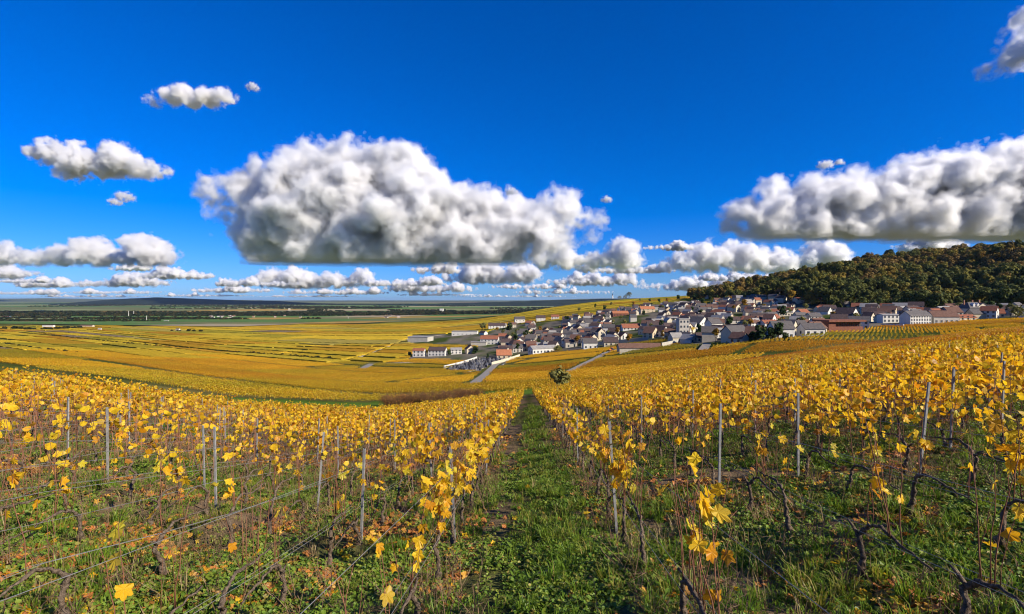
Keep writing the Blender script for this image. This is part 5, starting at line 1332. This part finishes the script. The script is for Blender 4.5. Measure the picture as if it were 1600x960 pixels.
cloud('ragged white cloud floating at the upper left',
      [(58, 240, 16), (85, 238, 22), (115, 235, 20), (110, 258, 22), (145, 252, 22), (175, 238, 18), (188, 248, 26), (165, 265, 18), (215, 260, 20), (240, 266, 14), (262, 268, 8), (110, 274, 10)], 286, 3100, 230, 11, 5.5, .7, 22.)
cloud('small white cloud highest at the left of the sky', [(238, 158, 10), (262, 150, 15), (290, 147, 18), (300, 158, 14), (325, 152, 17), (350, 150, 14), (368, 153, 7)], 176, 2000, 150, 13, 4, .7, 16.)
cloud('white cloud torn by the top right corner', [(1556, 104, 13), (1580, 90, 20), (1605, 75, 26), (1600, 25, 18), (1625, 10, 26), (1640, 60, 40)], 126, 1700, 130, 17, 4.5, .7, 14.)
def bank(x0, x1, yb, h, heaps, seed):
    """a low cloud bank: flat foot with uneven heaps"""
    q = random.Random(seed); n = max(4, int((x1 - x0) / (.42 * h))); out = []
    for i in range(n):
        t = (i + .5) / n; e = math.sin(math.pi * t) ** .5; out.append((x0 + (x1 - x0) * t, yb - .24 * h, h * q.uniform(.2, .32) * (.45 + .55 * e)))
    for k in range(heaps):
        t = q.uniform(.12, .88); H_ = h * q.uniform(.5, 1.0); X = x0 + (x1 - x0) * t; R = H_ * q.uniform(.28, .4)
        out.append((X, yb - H_ + R, R)); out.append((X + q.uniform(-1, 1) * R, yb - H_ * .5, R * 1.1)); out.append((X + q.uniform(-1.4, 1.4) * R, yb - H_ * .45, R * .9))
    return out
BANKS = [(-70, 285, 415, 54, 8, 'long flat cloud low at the left edge', 230), (1025, 1340, 425, 54, 9, 'white cloud bank rising beside the wooded hill', 220), (830, 1005, 420, 52, 6, 'lumpy cloud low in mid sky right of the big cumulus', 150),
         (400, 590, 450, 40, 8, 'white heap cloud low under the big cumulus, left', 170), (690, 845, 443, 40, 7, 'white heap cloud low under the big cumulus, right', 150), (1395, 1512, 396, 38, 6, 'puff of white cloud behind the ridge of the wood', 110),
         (1525, 1640, 378, 14, 4, 'thin flat white cloud at the right edge above the wood', 110), (1003, 1092, 392, 20, 4, 'small dim cloud between the cumulus and the hill cloud', 90),
         (-40, 60, 436, 36, 4, 'white heap at the left edge above the horizon', 100), (120, 275, 448, 24, 6, 'low broken cloud over the left plain', 130), (215, 335, 437, 26, 5, 'low white heap over the far dark ridge', 110), (20, 150, 450, 22, 6, 'thin low cloud far over the left plain', 110),
         (300, 430, 458, 18, 5, 'thin white streak above the dark ridge', 110), (440, 610, 461, 16, 7, 'thin streak of cloud under the white heap', 120), (600, 750, 457, 26, 7, 'flat cloud low over the middle horizon', 130), (850, 1010, 447, 28, 7, 'flat blue-grey cloud above the lighthouse', 130),
         (990, 1150, 454, 26, 7, 'flat cloud low behind the vine hill', 130), (800, 960, 460, 13, 6, 'faint cloud just above the lighthouse', 110), (620, 760, 463, 9, 5, 'faint streak on the middle horizon', 90), (100, 260, 460, 12, 6, 'faint streak above the left horizon', 110), (-40, 110, 461, 12, 5, 'faint streak on the left horizon', 100),
         (330, 470, 448, 18, 5, 'thin bank left of the white heap', 110), (560, 700, 448, 20, 6, 'thin bank right of the white heap', 110), (760, 900, 452, 16, 6, 'thin bank under the lumpy cloud', 110), (900, 1060, 428, 22, 6, 'pale bank behind the vine hill', 120),
         (1080, 1220, 440, 24, 6, 'pale bank touching the end of the wood', 110), (-60, 90, 443, 16, 5, 'thin bank at the left edge', 100), (240, 400, 464, 8, 6, 'veil of cloud on the ridge', 110), (400, 560, 465, 7, 6, 'veil of cloud right of the ridge', 110), (700, 900, 465, 7, 7, 'veil of cloud over the far woods', 120), (60, 240, 465, 7, 6, 'veil of cloud on the left horizon', 110),
         (640, 720, 428, 22, 4, 'grey scrap of cloud under the tail of the cumulus', 90), (170, 240, 424, 20, 3, 'grey scrap below the long flat cloud', 80)]
for i, (xa, xb, yb, h, hp, lab, res) in enumerate(BANKS):
    cloud(lab, bank(xa, xb, yb, h, hp, 50 + i), yb, min(34000, 700 * 800 / max(8, HY - yb)), res, 19 + i * 3, 4.4, .85, 20., 1.3, veil=((.30, .12), (.42, .3), (.54, .8)))
for i, (xx, yy, rr, lab) in enumerate(((195, 308, 10, 'thin wisp below the ragged white cloud'), (180, 316, 7, 'second wisp below the ragged white cloud'), (1290, 258, 8, 'tiny wisp above the hill cloud'), (1312, 254, 5, 'tiniest wisp above the hill cloud'), (395, 136, 7, 'faint wisp right of the small high cloud'), (800, 300, 7, 'small wisp above the tail of the big cumulus'), (948, 312, 6, 'wisp off the right tip of the big cumulus'))):
    cloud(lab, [(xx - rr, yy, rr * .7), (xx, yy - 1, rr), (xx + rr, yy + 1, rr * .6)], yy + rr, 700 * 800 / (HY - yy - rr), 60, 90 + i, 6, 1.1, 5.)
print('clouds', round(time.time() - tc, 1))

# ------------------------------------------------------------------ haze over the plain
b = MB(); b.box(-64000, 64000, -64000, 64000, -160, 150)
m = bpy.data.materials.new('haze'); m.use_nodes = True; n = m.node_tree.nodes; n.clear(); o = n.new('ShaderNodeOutputMaterial'); v = n.new('ShaderNodeVolumePrincipled')
v.inputs['Color'].default_value = (.5, .7, 1, 1); v.inputs['Density'].default_value = 1.1e-5; v.inputs['Anisotropy'].default_value = .2; m.node_tree.links.new(v.outputs[0], o.inputs[1])
hz = mobj('haze', b.mesh('haze', m)); hz.display_type = 'WIRE'
tag(hz, 'thin bluish haze lying over the whole valley', kind='stuff')
print('done', round(time.time() - T0, 1))
